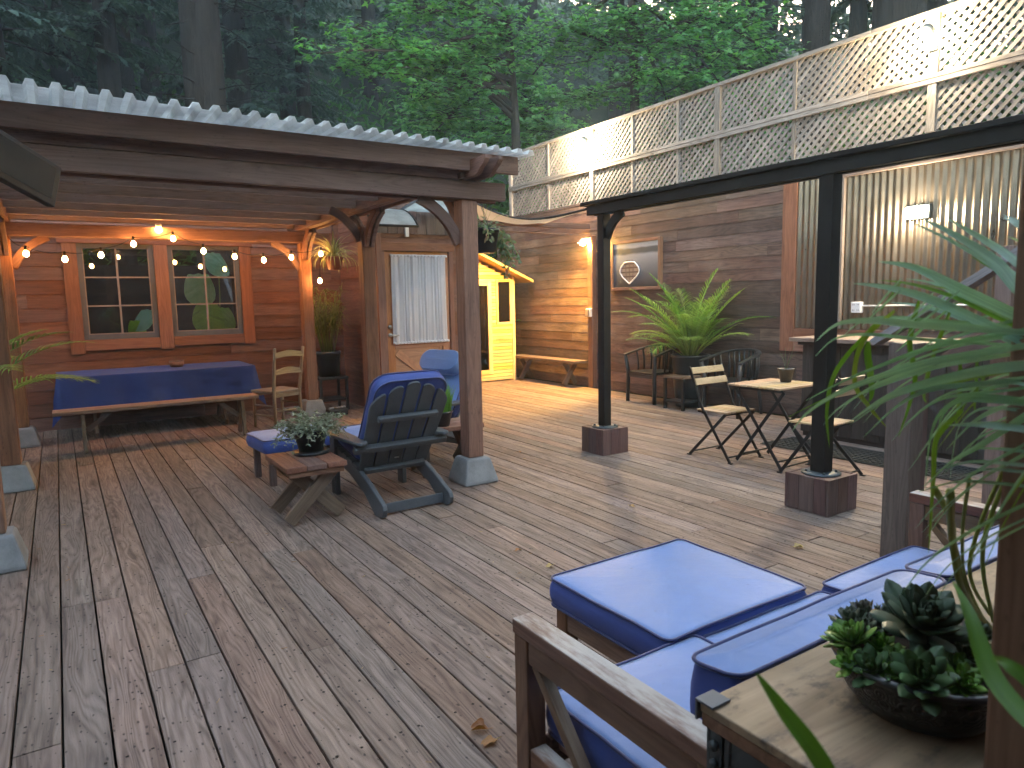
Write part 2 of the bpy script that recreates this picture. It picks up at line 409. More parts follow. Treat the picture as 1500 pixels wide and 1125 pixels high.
M['spider'] = leaf('spider_leaf', [(.16, .22, .08), (.42, .46, .26), (.55, .58, .4)], .5, .3)
M['alocasia'] = leaf('elephant_ear_leaf', [(.26, .52, .07), (.34, .62, .46), (.28, .58, .44)], .4, .5)
M['succ'] = leaf('succulent_leaf', [(.045, .085, .05), (.075, .14, .06), (.13, .27, .045)], .38, .12)
M['succ_d'] = leaf('dark_succulent_leaf', [(.04, .075, .05), (.07, .10, .065), (.10, .085, .07)], .36, .08)
M['grass'] = leaf('potted_grass', [(.09, .20, .03), (.15, .32, .05)], .5, .35)
M['sage'] = leaf('sage_leaf', [(.14, .17, .11), (.22, .24, .17), (.30, .31, .25)], .6, .2)
M['redleaf'] = leaf('trailing_leaf', [(.10, .17, .08), (.16, .22, .13), (.22, .12, .08)], .5, .25)
M['maple'] = leaf('maple_leaf', [(.065, .18, .07), (.09, .26, .09), (.14, .33, .10), (.19, .41, .12)], .5, .5)
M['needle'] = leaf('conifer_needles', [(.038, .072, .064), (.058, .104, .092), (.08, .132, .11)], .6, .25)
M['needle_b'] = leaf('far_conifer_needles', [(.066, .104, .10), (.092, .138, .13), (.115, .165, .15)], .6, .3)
M['shrub'] = leaf('shrub_leaf', [(.045, .125, .045), (.075, .185, .065), (.11, .24, .075)], .55, .35)
M['dry'] = leaf('dry_leaf', [(.25, .10, .035), (.36, .20, .08), (.45, .33, .14)], .6, .2)
n = N('bark'); gp = n.attr('gp').outputs['Vector']; f = n.noise(n.map(gp, (1.2, 9, 9)), 1, 6, .7, .8)
M['trunk'] = n.bsdf(n.ramp(f, [(.3, (.012, .010, .009)), (.7, (.045, .038, .033))]), .9, n.bump(f, 1.0, .05), spec=.2)
n = N('grey_bark'); gp = n.attr('gp').outputs['Vector']; f = n.noise(n.map(gp, (1.2, 9, 9)), 1, 6, .7, .8)
M['trunk_g'] = n.bsdf(n.ramp(f, [(.3, (.03, .026, .022)), (.7, (.10, .086, .075))]), .9, n.bump(f, 1.0, .05), spec=.2)
n = N('forest_floor'); f = n.noise(n.pos(), .8, 8, .7)
M['ground'] = n.bsdf(n.ramp(f, [(.3, (.012, .016, .01)), (.55, (.03, .042, .02)), (.75, (.055, .05, .03))]), .95, n.bump(n.noise(n.pos(), 6, 6), .8, .1), spec=.1)
M['bulb'] = emit('bulb_glow', (1, .42, .11), 13)
M['bulb_big'] = emit('ceiling_bulb_glow', (1, .40, .10), 13)
M['flood'] = emit('flood_glow', (1, .74, .38), 110)
M['lampw'] = emit('pole_lamp_glow', (1, .58, .16), 60)
M['walllamp'] = emit('wall_lamp_glow', (1, .82, .55), 25)

# ------------------------------------------------------------------ world and sun
w = bpy.data.worlds.new('World'); S.world = w; w.use_nodes = True
nt = w.node_tree; bg = nt.nodes['Background']; sky = nt.nodes.new('ShaderNodeTexSky')
SUN_EL, SUN_ROT = R(9), R(35)
sky.sky_type = 'NISHITA'; sky.sun_disc = False; sky.sun_elevation = SUN_EL; sky.sun_rotation = SUN_ROT; sky.air_density = 1.0; sky.dust_density = 1.5; sky.ozone_density = 1.5
wb = nt.nodes.new('ShaderNodeMix'); wb.data_type = 'RGBA'; wb.blend_type = 'MULTIPLY'; wb.inputs[0].default_value = 1; wb.inputs[7].default_value = (1.28, .97, .77, 1)
nt.links.new(sky.outputs[0], wb.inputs[6]); nt.links.new(wb.outputs[2], bg.inputs[0]); bg.inputs[1].default_value = 0.15
sl = bpy.data.lights.new('sun', 'SUN'); sl.energy = 0.15; sl.angle = R(40); sl.color = (1, .93, .85)
so = bpy.data.objects.new('sun', sl); COL.objects.link(so)
sd = V((math.sin(SUN_ROT)*math.cos(SUN_EL), math.cos(SUN_ROT)*math.cos(SUN_EL), math.sin(SUN_EL)))
so.rotation_euler = sd.to_track_quat('Z', 'Y').to_euler()
def lamp(name, loc, e, col, rad=.05, typ='POINT', aim=None, spot=120, parent=None):
    l = bpy.data.lights.new(name, typ); l.energy = e; l.color = col; l.shadow_soft_size = rad
    o = bpy.data.objects.new(name, l); COL.objects.link(o); o.location = loc
    if typ == 'SPOT':
        l.spot_size = R(spot); l.spot_blend = .5
        o.rotation_euler = (V(loc)-V(aim)).to_track_quat('Z', 'Y').to_euler()
    if parent:
        o.parent = parent; o.location = V(loc)-parent.location
    return o

# ------------------------------------------------------------------ ground, deck
def hill(x, y):
    h = -.35
    a = max(0, y-12.4); b = max(0, x-7.75)
    ra = .55*a*(1-math.exp(-a/6)); 
    rb = (2.9 if b > 0 else 0)*min(1, b/.5)+.30*b
    r = max(ra, min(rb, 9)) + .35*min(ra, rb)
    if r > 0: r += .35*noise.noise(V((x*.22, y*.22, 0)))*min(1, r)
    return h + min(r, 34)
mb = MB(); vs = []; fs = []
xs = [-60+i*2 for i in range(31)]+[1+.8*i for i in range(13)]+[13+2*i for i in range(45)]
ys = [-40+4*i for i in range(12)]+[8+1.0*i for i in range(30)]+[40+3*i for i in range(25)]
for x in xs:
    for y in ys: vs.append((x, y, hill(x, y)))
ny = len(ys)
for i in range(len(xs)-1):
    for j in range(ny-1): fs.append((i*ny+j, (i+1)*ny+j, (i+1)*ny+j+1, i*ny+j+1))
mb.add(vs, fs, None, .5, True)
tag(mb.build('ground', M['ground']), kind='structure')

mb = MB()
PW, G = .147, .008
k0 = -26
for k in range(k0, 50):
    x0 = .045+k*PW; x1 = x0+PW-G
    if x0 > 7.50: break
    y = -1.2-rng.random()*2
    segs = []
    while y < 10.42:
        L = rng.choice((3.0, 3.6, 4.2, 4.8, 6.0))*(.9+.2*rng.random())
        segs.append((y, min(y+L-.004, 10.42))); y += L
    y = 10.43-0
    while y < 12.0:
        segs.append((y, 12.05)); y = 13
    for a, b in segs:
        if b-a < .05: continue
        dz = rng.uniform(-.0015, .0015)
        mb.box((x0, a, -.035+dz), (x1, b, dz))
dk = tag(mb.build('deck', M['deck'], bevel=.003), kind='structure')
mb = MB()
for k in range(k0, 50):
    x0 = .045+k*PW
    for j in range(26):
        for dx in (.028, PW-G-.028):
            x, y = x0+dx+rng.uniform(-.004, .004), -.3+j*.406+rng.uniform(-.006, .006)
            if x > 7.45 or rng.random() < .06: continue
            mb.add([(x+.0062*math.cos(a*1.047), y+.0062*math.sin(a*1.047), .0022) for a in range(6)], [(0, 1, 2, 3, 4, 5)], None, .5)
sc = mb.build('screw_heads', M['soil'], dk); sc['kind'] = 'stuff'
mb = MB(); mb.box((-4, -1.5, -.30), (7.6, 12.0, -.09))
tag(mb.build('deck_underframe', M['dark_room']), kind='structure')

# ------------------------------------------------------------------ wall helpers
def rects(u0, u1, z0, z1, holes):
    us = sorted({u0, u1, *[h[0] for h in holes], *[h[1] for h in holes]}); zs = sorted({z0, z1, *[h[2] for h in holes], *[h[3] for h in holes]})
    us = [u for u in us if u0 <= u <= u1]; zs = [z for z in zs if z0 <= z <= z1]
    o = []
    for za, zb in zip(zs, zs[1:]):
        st = None
        for ua, ub in zip(us, us[1:]):
            m = ((ua+ub)/2, (za+zb)/2)
            ins = any(h[0] < m[0] < h[1] and h[2] < m[1] < h[3] for h in holes)
            if not ins:
                if st is None: st = ua
                en = ub
            if ins or ub == us[-1]:
                if st is not None: o.append((st, en, za, zb)); st = None
    return o
def siding(mb, tf, u0, u1, z0, z1, holes=(), bh=.152, th=.022, tilt=.008, core=.10):
    """horizontal boards with tilted faces; tf(u, depth, z) -> world; depth grows towards the viewer"""
    for ua, ub, za, zb in rects(u0, u1, z0, z1, holes):
        a = tf(ua, -core, za); b = tf(ub, -.001, zb)
        mb.box(tuple(min(a[i], b[i]) for i in range(3)), tuple(max(a[i], b[i]) for i in range(3)), .02)
    z = z0; row = 0
    while z < z1-.01:
        zt = min(z+bh, z1); cuts = [z, zt]
        for h in holes:
            for q in (h[2], h[3]):
                if z < q < zt: cuts.append(q)
        cuts.sort()
        joints = []; u = u0+rng.uniform(.3, 3)
        while u < u1: joints.append((u, rng.random())); u += rng.uniform(1.6, 4.2)
        joints.append((u1+1, rng.random()))
        for za, zb in zip(cuts, cuts[1:]):
            if zb-za < .012: continue
            iv = [(u0, u1)]
            for h in holes:
                if h[2] < (za+zb)/2 < h[3]:
                    iv = [p for a, b in iv for p in ((a, min(b, h[0])), (max(a, h[1]), b)) if p[1]-p[0] > .01]
            for a, b in iv:
                prev = a
                for ju, rn in joints:
                    e = min(ju, b)
                    if e-prev > .01:
                        d0 = th; d1 = th-tilt
                        pts = [(prev, .001, za), (e, .001, za), (e, .001, zb-.004), (prev, .001, zb-.004), (prev, d0, za), (e-.002, d0, za), (e-.002, d1, zb-.004), (prev, d1, zb-.004)]
                        W = [tf(*p) for p in pts]
                        gp = [(p[0], p[2], p[1]) for p in pts]
                        mb.add(W, [(4, 5, 6, 7), (0, 1, 5, 4), (3, 7, 6, 2), (0, 4, 7, 3), (1, 2, 6, 5)], gp, rn)
                    prev = max(prev, e)
                    if ju >= b: break
        z = zt; row += 1
fX = lambda c: (lambda u, d, z: (u, c-d, z))        # wall facing -Y at y=c
fY = lambda c: (lambda u, d, z: (c-d, u, z))        # wall facing -X at x=c

# ------------------------------------------------------------------ house
WY, DY, CX = 10.3, 8.8, 3.64
H = thing('house', 'red board house with twin paned windows and a curtained door behind the pergola', 'house', (1.5, 10.3, 0))
w1 = (.27, 1.125, 1.10, 2.30); w2 = (1.285, 2.185, 1.10, 2.30)
mb = MB()
siding(mb, fX(WY), -3.2, CX, 0, 2.95, [w1, w2], .168, .024, .012)
mb.build('wall', M['house_siding'], H)
mb = MB(); siding(mb, fY(CX), DY+.10, WY-.03, 0, 2.95, [], .168, .024, .012); mb.build('wall', M['house_siding'], H)
dh = (3.66, 4.74, 0, 2.24)
mb = MB(); siding(mb, fX(DY), CX+.0, 5.05, 0, 2.62, [dh], .168, .022, .01); mb.build('wall', M['house_siding'], H)
# dark upper wall over the door
mb = MB()
x = CX-.02
while x < 5.05:
    mb.box((x, DY-.05, 2.40), (min(x+.138, 5.06), DY-.026, 2.95)); x += .142
mb.build('upper_boarding', M['dark_post'], H, .003)
mb = MB(); mb.box((CX, DY+.1, 2.62), (5.05, WY, 2.95), .1); mb.build('upper_wall', M['dark_post'], H)
# right flank and back
mb = MB(); siding(mb, lambda u, d, z: (5.05+d, u, z), DY+.005, 11.9, 0, 2.95, [], .168); mb.build('wall', M['house_siding'], H)
# trims
mb = MB(); t = .032
f0 = WY-.024-t
def tb(x0, z0, x1, z1, d=0): mb.box((x0, f0-d, z0), (x1, WY-.005, z1))
tb(.115, .925, .27, 2.30); tb(2.185, .955, 2.335, 2.30); tb(1.125, .94, 1.285, 2.30, .002)
tb(.07, 2.303, 2.36, 2.42, .006); tb(.272, .965, 1.123, 1.098, .004); tb(1.287, .975, 2.183, 1.098, .004)
mb.build('window_trim', M['house_trim'], H, .004)
mb = MB(); mb.box((CX-.06, DY-.07, 0), (CX+.012, DY+.02, 2.4)); mb.build('corner_board', M['house_trim'], H, .004)
for (x0, x1, z0, z1) in (w1, w2):
    f = MB(); y0, y1 = WY-.012, WY+.03; s = .058
    f.box((x0, y0, z0), (x0+s, y1, z1)); f.box((x1-s, y0, z0), (x1, y1, z1))
    f.box((x0+s, y0+.002, z0), (x1-s, y1, z0+s*1.1)); f.box((x0+s, y0+.002, z1-s), (x1-s, y1, z1))
    wo = f.build('window', M['slate'], H, .003)
    g = MB(); a, b, c, d = x0+s, x1-s, z0+s*1.1, z1-s
    g.box(((a+b)/2-.011, y0+.006, c), ((a+b)/2+.011, y1-.004, d))
    for i in (1, 2):
        z = c+(d-c)*i/3
        for p, q in ((a, (a+b)/2-.011), ((a+b)/2+.011, b)): g.box((p, y0+.008, z-.009), (q, y1-.006, z+.009))
    g.box((a, y0+.01, c), (a+.012, y1-.004, d)); g.box((b-.012, y0+.01, c), (b, y1-.004, d)); g.box((a+.012, y0+.01, c), (b-.012, y1-.004, c+.012))
    g.build('muntin', M['muntin'], wo)
    p = MB(); p.box((a, WY+.012, c), (b, WY+.016, d)); p.build('pane', M['glass'], wo)
# greenhouse room behind the windows
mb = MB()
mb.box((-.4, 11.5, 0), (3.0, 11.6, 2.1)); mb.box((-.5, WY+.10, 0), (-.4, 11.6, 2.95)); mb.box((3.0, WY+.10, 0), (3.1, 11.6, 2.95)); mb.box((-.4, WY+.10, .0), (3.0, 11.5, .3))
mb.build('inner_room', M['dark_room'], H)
# door
D = MB(); y0, y1 = DY-.012, DY+.035; a, b = 3.705, 4.66; zt = 2.165
for q in ((a, .02, a+.115, zt), (b-.115, .02, b, zt), (a+.115, .02, b-.115, .22), (a+.115, .86, b-.115, .98), (a+.115, zt-.12, b-.115, zt)):
    D.box((q[0], y0, q[1]), (q[2], y1, q[3]))
D.box((a+.115, y0+.022, .22), (b-.115, y1-.004, .86), .4)
do = D.build('door', M['door_wood'], H, .004)
X = MB(); a2, b2 = a+.115, b-.115
X.bar((a2+.03, y0+.006, .25), (b2-.03, y0+.006, .83), .026, .10, (0, -1, 0)) if False else None
for sgn, dy in ((1, .004), (-1, .0065)):
    p, q = V((a2+.02, y0+.012-dy, .27 if sgn > 0 else .81)), V((b2-.02, y0+.012-dy, .81 if sgn > 0 else .27))
    X.bar(p, q, .10, .022, (0, -1, 0))
X.build('cross_brace', M['door_wood'], do, .003)
p = MB(); p.box((a2, DY+.010, .98), (b2, DY+.014, zt-.12)); p.build('pane', M['glass'], do)
c = MB(); vs = []; fs = []; nx, nz = 110, 14
cx0, cx1 = a+.085, b-.045
for j in range(nz+1):
    for i in range(nx+1):
        u = i/nx; z = .925+(2.115-.925)*j/nz
        ph = u*2*math.pi*13+2.2*math.sin(u*23)+.8*math.sin(u*51)
        amp = .015+.007*math.sin(u*31+j*.2)
        xx = cx0+(cx1-cx0)*u+.012*(1-j/nz)*(-1)*(1 if u < .5 else .1)
        vs.append((xx, y0-.028-amp*math.sin(ph)-(0.004 if j > nz-2 else 0), z+(.006*math.sin(ph*.7) if j == 0 else 0)))
for j in range(nz):
    for i in range(nx): fs.append((j*(nx+1)+i, j*(nx+1)+i+1, (j+1)*(nx+1)+i+1, (j+1)*(nx+1)+i))
c.add(vs, fs, None, .5, True); cu = c.build('curtain', M['curtain'], do, fix=False)
for zz in (2.110, .938):
    r = MB(); pts = []
    for i in range(81): pts.append((cx0-.006+(cx1-cx0+.012)*i/80, y0-.032-.009*math.sin(i*1.3), zz+.006*math.sin(i*1.9)))
    r.tube(pts, .017, 6); r.build('ruffle', M['curtain'], cu)
h = MB(); h.cyl((a+.045, y0, 1.16), (a+.045, y0-.025, 1.16), .028); h.build('lock', M['brass'], do)
h = MB(); h.cyl((a+.045, y0, 1.05), (a+.045, y0-.02, 1.05), .03)
h.tube([(a+.045, y0-.02, 1.05), (a+.045, y0-.055, 1.05), (a+.06, y0-.06, 1.05), (a+.15, y0-.06, 1.045)], .011, 8)
h.build('handle', M['brass'], do)
mb = MB(); fy = DY-.022
mb.box((3.655, fy-.025, 0), (3.702, DY+.03, 2.17)); mb.box((4.663, fy-.025, 0), (4.73, DY+.03, 2.17)); mb.box((3.64, fy-.03, 2.172), (4.745, DY+.03, 2.285))
mb.build('door_frame', M['house_trim'], H, .004)
# curved awning over the door
mb = MB(); vs = []; fs = []; K = 10
ax0, ax1 = 3.30, 3.90
def awn(t): return (8.74-.62*math.sin(t*1.0)/math.sin(1.0), 2.70-.27*(1-math.cos(t*1.0))/(1-math.cos(1.0)))
for i in range(K+1):
    y, z = awn(i/K)
    vs += [(ax0, y, z), (ax1, y, z), (ax0, y, z+.006), (ax1, y, z+.006)]
for i in range(K):
    o = i*4; fs += [(o, o+4, o+5, o+1), (o+2, o+3, o+7, o+6)]
mb.add(vs, fs, None, .5, True); ao = mb.build('awning', M['poly'], H, fix=False)
r = MB()
for xx in (ax0, ax1): r.tube([(xx, *awn(i/K)) for i in range(K+1)], .016, 8)
r.tube([(ax0, *awn(1)), (ax1, *awn(1))], .016, 8)
r.build('awning_frame', M['black'], ao)
mb = MB(); T = Matrix.Translation((4.28, 8.30, 2.74)) @ Matrix.Rotation(R(-7), 4, 'X')
mb.box((-.36, -.40, 0), (.36, .40, .006), .5, T); a2o = mb.build('awning', M['poly'], H)
r = MB()
for q in (((-.37, -.41, -.012), (.37, -.385, .018)), ((-.37, -.385, -.012), (-.35, .40, .018)), ((.35, -.385, -.012), (.37, .40, .018))): r.box(*q, None, T)
r.build('awning_frame', M['slate'], a2o)
mb = MB(); mb.box((4.00, DY-.09, 2.36), (4.05, DY-.055, 2.70)); mb.build('awning_bracket', M['white'], H, .003)
# roof of the lean-to over the door room
mb = MB(); mb.box((CX-.1, DY-.10, 2.952), (5.12, 12.0, 3.0)); mb.build('roof', M['dark_post'], H)

# ------------------------------------------------------------------ elephant ear plants inside
def heart(mb, c, n, upv, sz, rnd):
    n = V(n).normalized(); u = V(upv); u = (u-n*u.dot(n)).normalized(); s = u.cross(n)
    pts = []; K = 22
    for i in range(K):
        th = 2*math.pi*i/K
        r = .5*(1-.28*math.cos(th)**3)*(1 if abs(th-math.pi) > .3 else .78)
        y = -r*math.cos(th)*1.15; x = r*math.sin(th)*.92
        d = .10*(x*x*4)-.05*y
        pts.append(V(c)+s*x*sz+u*y*sz-n*d*sz)
    pts.append(V(c)+n*.02*sz)
    mb.add([tuple(p) for p in pts], [(i, (i+1) % K, K) for i in range(K)], None, rnd, True)
for name, lab, base, lv in (('elephant_ear_plant', 'broad leaved plant seen through the right hand paned window', (1.9, 10.95, .3), [((1.74, 10.75, 1.70), (.1, -.9, .25), .46, .55), ((1.80, 10.62, 1.30), (-.05, -.9, .5), .46, .05), ((2.02, 10.66, 1.28), (.2, -.9, .4), .36, .1), ((2.02, 10.85, 2.06), (.4, -.8, .5), .40, .6)]),
                            ('elephant_ear_plant', 'broad leaved plant showing one folded leaf in the left paned window', (1.0, 10.9, .3), [((.95, 10.62, 1.30), (-.6, -.5, .6), .36, .5), ((.90, 10.60, 1.18), (.3, -.9, .2), .26, .0)])):
    P_ = thing(name, lab, 'plant', base, 0, 'plants inside the house')
    pt = MB(); pt.lathe([(.11, 0), (.15, .28), (.16, .28), (.14, .26)], base, 18); pt.build('pot', M['terra'], P_)
    m1 = MB(); m2 = MB()
    for c, nn, sz, rd in lv:
        heart(m1, c, nn, (0, 0, 1), sz, rd)
        b0 = V(base)+V((0, 0, .2)); c_ = V(c); mid = b0.lerp(c_, .6)+V((.06, .1, .12))
        m2.tube([b0, b0.lerp(mid, .5)+V((0, 0, .04)), mid, c_], [.014, .012, .01, .006], 6)
    m1.build('leaves', M['alocasia'], P_, fix=False); m2.build('stems', M['stem'], P_)

# ------------------------------------------------------------------ right wall
RX = 7.5
W = thing('siding_wall', 'long dark redwood plank wall along the far side of the deck', 'wall', (RX, 7, 0))
hole = (1.0, 5.22, 1.08, 2.95)
mb = MB(); siding(mb, fY(RX), .2, 12.0, 0, 3.02, [hole], .152, .022, .0045); mb.build('siding', M['wall_siding'], W)
mb = MB(); fx = RX-.02-.03
mb.box((fx, 5.22, .80), (RX-.003, 5.41, 2.93)); mb.box((fx-.003, 4.0, .80), (RX-.003, 5.217, .94)); mb.box((fx-.001, 4.0, .943), (RX-.003, 5.217, 1.078))
mb.build('opening_trim', M['redwood'], W, .004)
def corr_sheet(mb, tf, u0, u1, v0, v1, pitch, amp, trap=False, nv=1):
    vs = []; fs = []; K = int((u1-u0)/pitch*(8 if not trap else 1))
    us = []
    if trap:
        u = u0
        while u < u1:
            for a, d in ((0, 0), (.30, 0), (.46, 1), (.78, 1), (.94, 0)): us.append((u+a*pitch, d*amp))
            u += pitch
    else:
        for i in range(K+1): us.append((u0+(u1-u0)*i/K, amp*math.sin(2*math.pi*i/8)))
    for j in range(nv+1):
        v = v0+(v1-v0)*j/nv
        for u, d in us: vs.append(tf(u, d, v))
    m = len(us)
    for j in range(nv):
        for i in range(m-1): fs.append((j*m+i, j*m+i+1, (j+1)*m+i+1, (j+1)*m+i))
    mb.add(vs, fs, None, .5, not trap)
mb = MB(); corr_sheet(mb, lambda u, d, z: (RX-.03-d, u, z), 1.0, 5.21, 1.085, 3.0, .076, .012); mb.build('corrugated_panel', M['corr'], W, fix=False)
mb = MB(); mb.box((RX-.10, .6, 2.76), (RX-.051, 4.66, 2.80)); mb.box((RX-.098, 4.60, 1.09), (RX-.052, 4.66, 2.758))
mb.build('panel_batten', M['pale_post'], W, .003)
mb = MB(); mb.box((RX-.11, 8.93, .005), (RX-.022, 9.05, 2.50)); mb.build('corner_post', M['pergola'], W, .005)
mb = MB(); mb.box((RX-.02, .2, 3.022), (RX+.16, 12.0, 3.06)); mb.build('wall_cap', M['dark_post'], W, .004)

# outlet boxes
T_ = thing('outlet_box', 'grey weatherproof outlet box on the lamp post at the plank wall', 'outlet box', (RX-.13, 9.0, 1.25))
mb = MB(); mb.box((RX-.155, 8.935, 1.18), (RX-.112, 9.045, 1.32)); mb.build('box', M['white'], T_, .008)
mb = MB(); mb.box((RX-.185, 8.95, 1.19), (RX-.157, 9.03, 1.31)); mb.build('cover', M['muntin'], T_, .01)
T_ = thing('outlet_box', 'white double socket box on the corrugated steel beside the black post', 'outlet box', (RX-.08, 4.40, 1.33))
mb = MB(); mb.box((RX-.115, 4.35, 1.27), (RX-.055, 4.46, 1.39)); mb.build('box', M['white'], T_, .006)
mb = MB()
for dy in (-.025, .025):
    for dz in (-.03, .03):
        for q in (-.008, .008): mb.box((RX-.1175, 4.405+dy+q-.002, 1.33+dz-.008), (RX-.1152, 4.405+dy+q+.002, 1.33+dz+.008))
mb.build('socket', M['black'], T_)
mb = MB(); mb.tube([(RX-.08, 4.35, 1.345), (RX-.075, 3.6, 1.35), (RX-.075, 1.5, 1.35)], .010, 8); mb.build('conduit', M['white'], T_)

# ------------------------------------------------------------------ lattice fence
F = thing('lattice_fence', 'weathered diagonal lattice fence on top of the dark plank wall', 'fence', (RX, 7, 3.06))
FX = RX+.02; zb, zm, ztp = 3.07, 3.585, 4.24
posts = [11.45, 10.25, 9.03, 8.1, 7.17, 6.45, 5.32, 3.75, 2.5, 1.2]
for i, y in enumerate(posts):
    w_ = .085 if i in (0, 2, 5, 7, 9) else .045
    mb = MB(); d = .055 if i in (0, 2, 5, 7, 9) else .03
    mb.box((FX-d, y-w_/2, zb), (FX+.05, y+w_/2, ztp-.045)); mb.build('post', M['lattice'], F, .003)
mb = MB()
for a, b in ((11.5, 7.6), (7.6, 4.4), (4.4, 1.0)):
    mb.box((FX-.06, b+.002, ztp-.043), (FX+.055, a, ztp), None)
    mb.box((FX-.062, b+.002, zm-.05), (FX-.03, a, zm-.004)); mb.box((FX-.066, b+.002, zm), (FX-.03, a, zm+.042))
mb.build('rail', M['lattice'], F, .003)
def strip(mb, xo, y0, y1, z0, z1, c, sgn, w=.0365, t=.008):
    # strip along direction (dy,dz) = (1,sgn)/sqrt2 with offset c ; clipped to rectangle
    q = []
    for e in (-w/2, w/2):
        cc = c+e*math.sqrt(2)   # z = sgn*(y-y0)+cc
        ts = []
        lo, hi = y0, y1
        ya, yb = (z0-cc)/sgn+y0, (z1-cc)/sgn+y0
        lo = max(lo, min(ya, yb)); hi = min(hi, max(ya, yb))
        if hi-lo < .01: return
        q.append((lo, sgn*(lo-y0)+cc)); q.append((hi, sgn*(hi-y0)+cc))
    pts = [(xo, *q[0]), (xo, *q[1]), (xo, *q[3]), (xo, *q[2])]
    pts += [(xo+t, p[1], p[2]) for p in pts]
    L = lambda p: ((p[1]+sgn*p[2])*.7, (p[1]-sgn*p[2])*.7, p[0])
    mb.add(pts, [(0, 1, 2, 3), (7, 6, 5, 4), (0, 4, 5, 1), (1, 5, 6, 2), (2, 6, 7, 3), (3, 7, 4, 0)], [L(p) for p in pts])
for (ya, yb) in zip(posts, posts[1:]):
    for z0, z1 in ((zb, zm-.045), (zm+.03, ztp-.04)):
        mb = MB(); y0, y1 = yb+.02, ya-.02; pit = .101
        n_ = int(((z1-z0)+(y1-y0))/pit)+2; ph = rng.random()*pit
        for k in range(n_):
            strip(mb, FX-.0085, y0, y1, z0, z1, z0-(y1-y0)+k*pit+ph, 1)
            strip(mb, FX-.018, y0, y1, z0, z1, z0+k*pit+ph, -1)
        mb.build('lattice_panel', M['lattice'], F)
# ------------------------------------------------------------------ pergola
PG = thing('pergola', 'brown timber pergola with corrugated plastic roof over the lounge area', 'pergola', (1.2, 7, 0))
PXL, PXR = -.42, 2.80; PYS = (4.95, 7.1, 9.3); pw = .07
for x in (PXL, PXR):
    for y in PYS:
        mb = MB(); mb.box((x-pw, y-pw, .215), (x+pw, y+pw, 2.283)); po = mb.build('post', M['post'], PG, .008)
        q = MB(); vs = []
        for r, z in ((.155, 0), (.155, .03), (.11, .205), (.10, .212)):
            vs += [(x-r, y-r, z), (x+r, y-r, z), (x+r, y+r, z), (x-r, y+r, z)]
        fs = [(3, 2, 1, 0), (12, 13, 14, 15)]
        for i in range(3):
            for k in range(4): fs.append((i*4+k, i*4+(k+1) % 4, i*4+4+(k+1) % 4, i*4+4+k))
        q.add(vs, fs, None, .5); q.build('pier_block', M['concrete'], po, .012)
for y in (4.95, 9.3):
    mb = MB(); mb.box((-1.1, y-.10, 2.285), (3.12, y-.055, 2.425)); mb.box((-1.1, y+.055, 2.285), (3.12, y+.10, 2.425))
    mb.build('beam', M['pergola'], PG, .006)
def tailed(x, w_):
    T = Matrix(((0, 0, 1, x), (1, 0, 0, 0), (0, 1, 0, 0), (0, 0, 0, 1)))
    poly = [(9.75, 2.428), (9.75, 2.56), (4.50, 2.56), (4.50, 2.53), (4.53, 2.50), (4.58, 2.475), (4.62, 2.44), (4.66, 2.428)]
    return poly, T
for x in (PXL-.058, PXL+.058, PXR-.058, PXR+.058):
    poly, T = tailed(x, .04); mb = MB(); mb.prism(poly, .042, T); mb.build('side_beam', M['pergola'], PG, .004)
ry = [4.74, 4.872, 5.35, 5.95, 6.55, 7.15, 7.75, 8.35, 8.9, 9.42]
for i, y in enumerate(ry):
    mb = MB(); e = 3.16 if i == 0 else 3.05
    mb.box((-1.15, y-.02, 2.475 if i != 1 else 2.428), (e if i != 1 else PXR-.09, y+.02, 2.612 if i != 1 else 2.60)); mb.build('rafter', M['pergola' if i < 2 else 'rafter'], PG, .005)
# cross ledgers under the rafters close to the side beams give the notched look
for x in (PXR-.10,):
    mb = MB(); mb.box((x-.018, 4.80, 2.43), (x+.017, 9.5, 2.474)); mb.build('ledger', M['pergola'], PG, .004)
mb = MB(); K = 7
pitch = .112; vs = []; fs = []; prof = []
u = -1.2
while u < 3.27:
    for a, d in ((0, 0), (.28, 0), (.42, 1), (.72, 1), (.86, 0)): prof.append((u+a*pitch, d*.034))
    u += pitch
yy = [4.60+(9.7-4.60)*j/K for j in range(K+1)]
m = len(prof)
for th in (0, .003):
    for y in yy:
        for px_, d in prof:
            yf = 4.30+.34*(px_+1.2)/4.4 if y < 4.61 else y
            vs.append((px_, yf, 2.622+d+th+(yf-4.6)*.018))
for s_ in (0, 1):
    o = s_*m*(K+1)
    for j in range(K):
        for i in range(m-1): fs.append((o+j*m+i, o+j*m+i+1, o+(j+1)*m+i+1, o+(j+1)*m+i))
o = m*(K+1)
for i in range(m-1): fs.append((i, i+1, o+i+1, o+i))
mb.add(vs, fs, None, .5); mb.build('roof_panel', M['roof'], PG, fix=False)
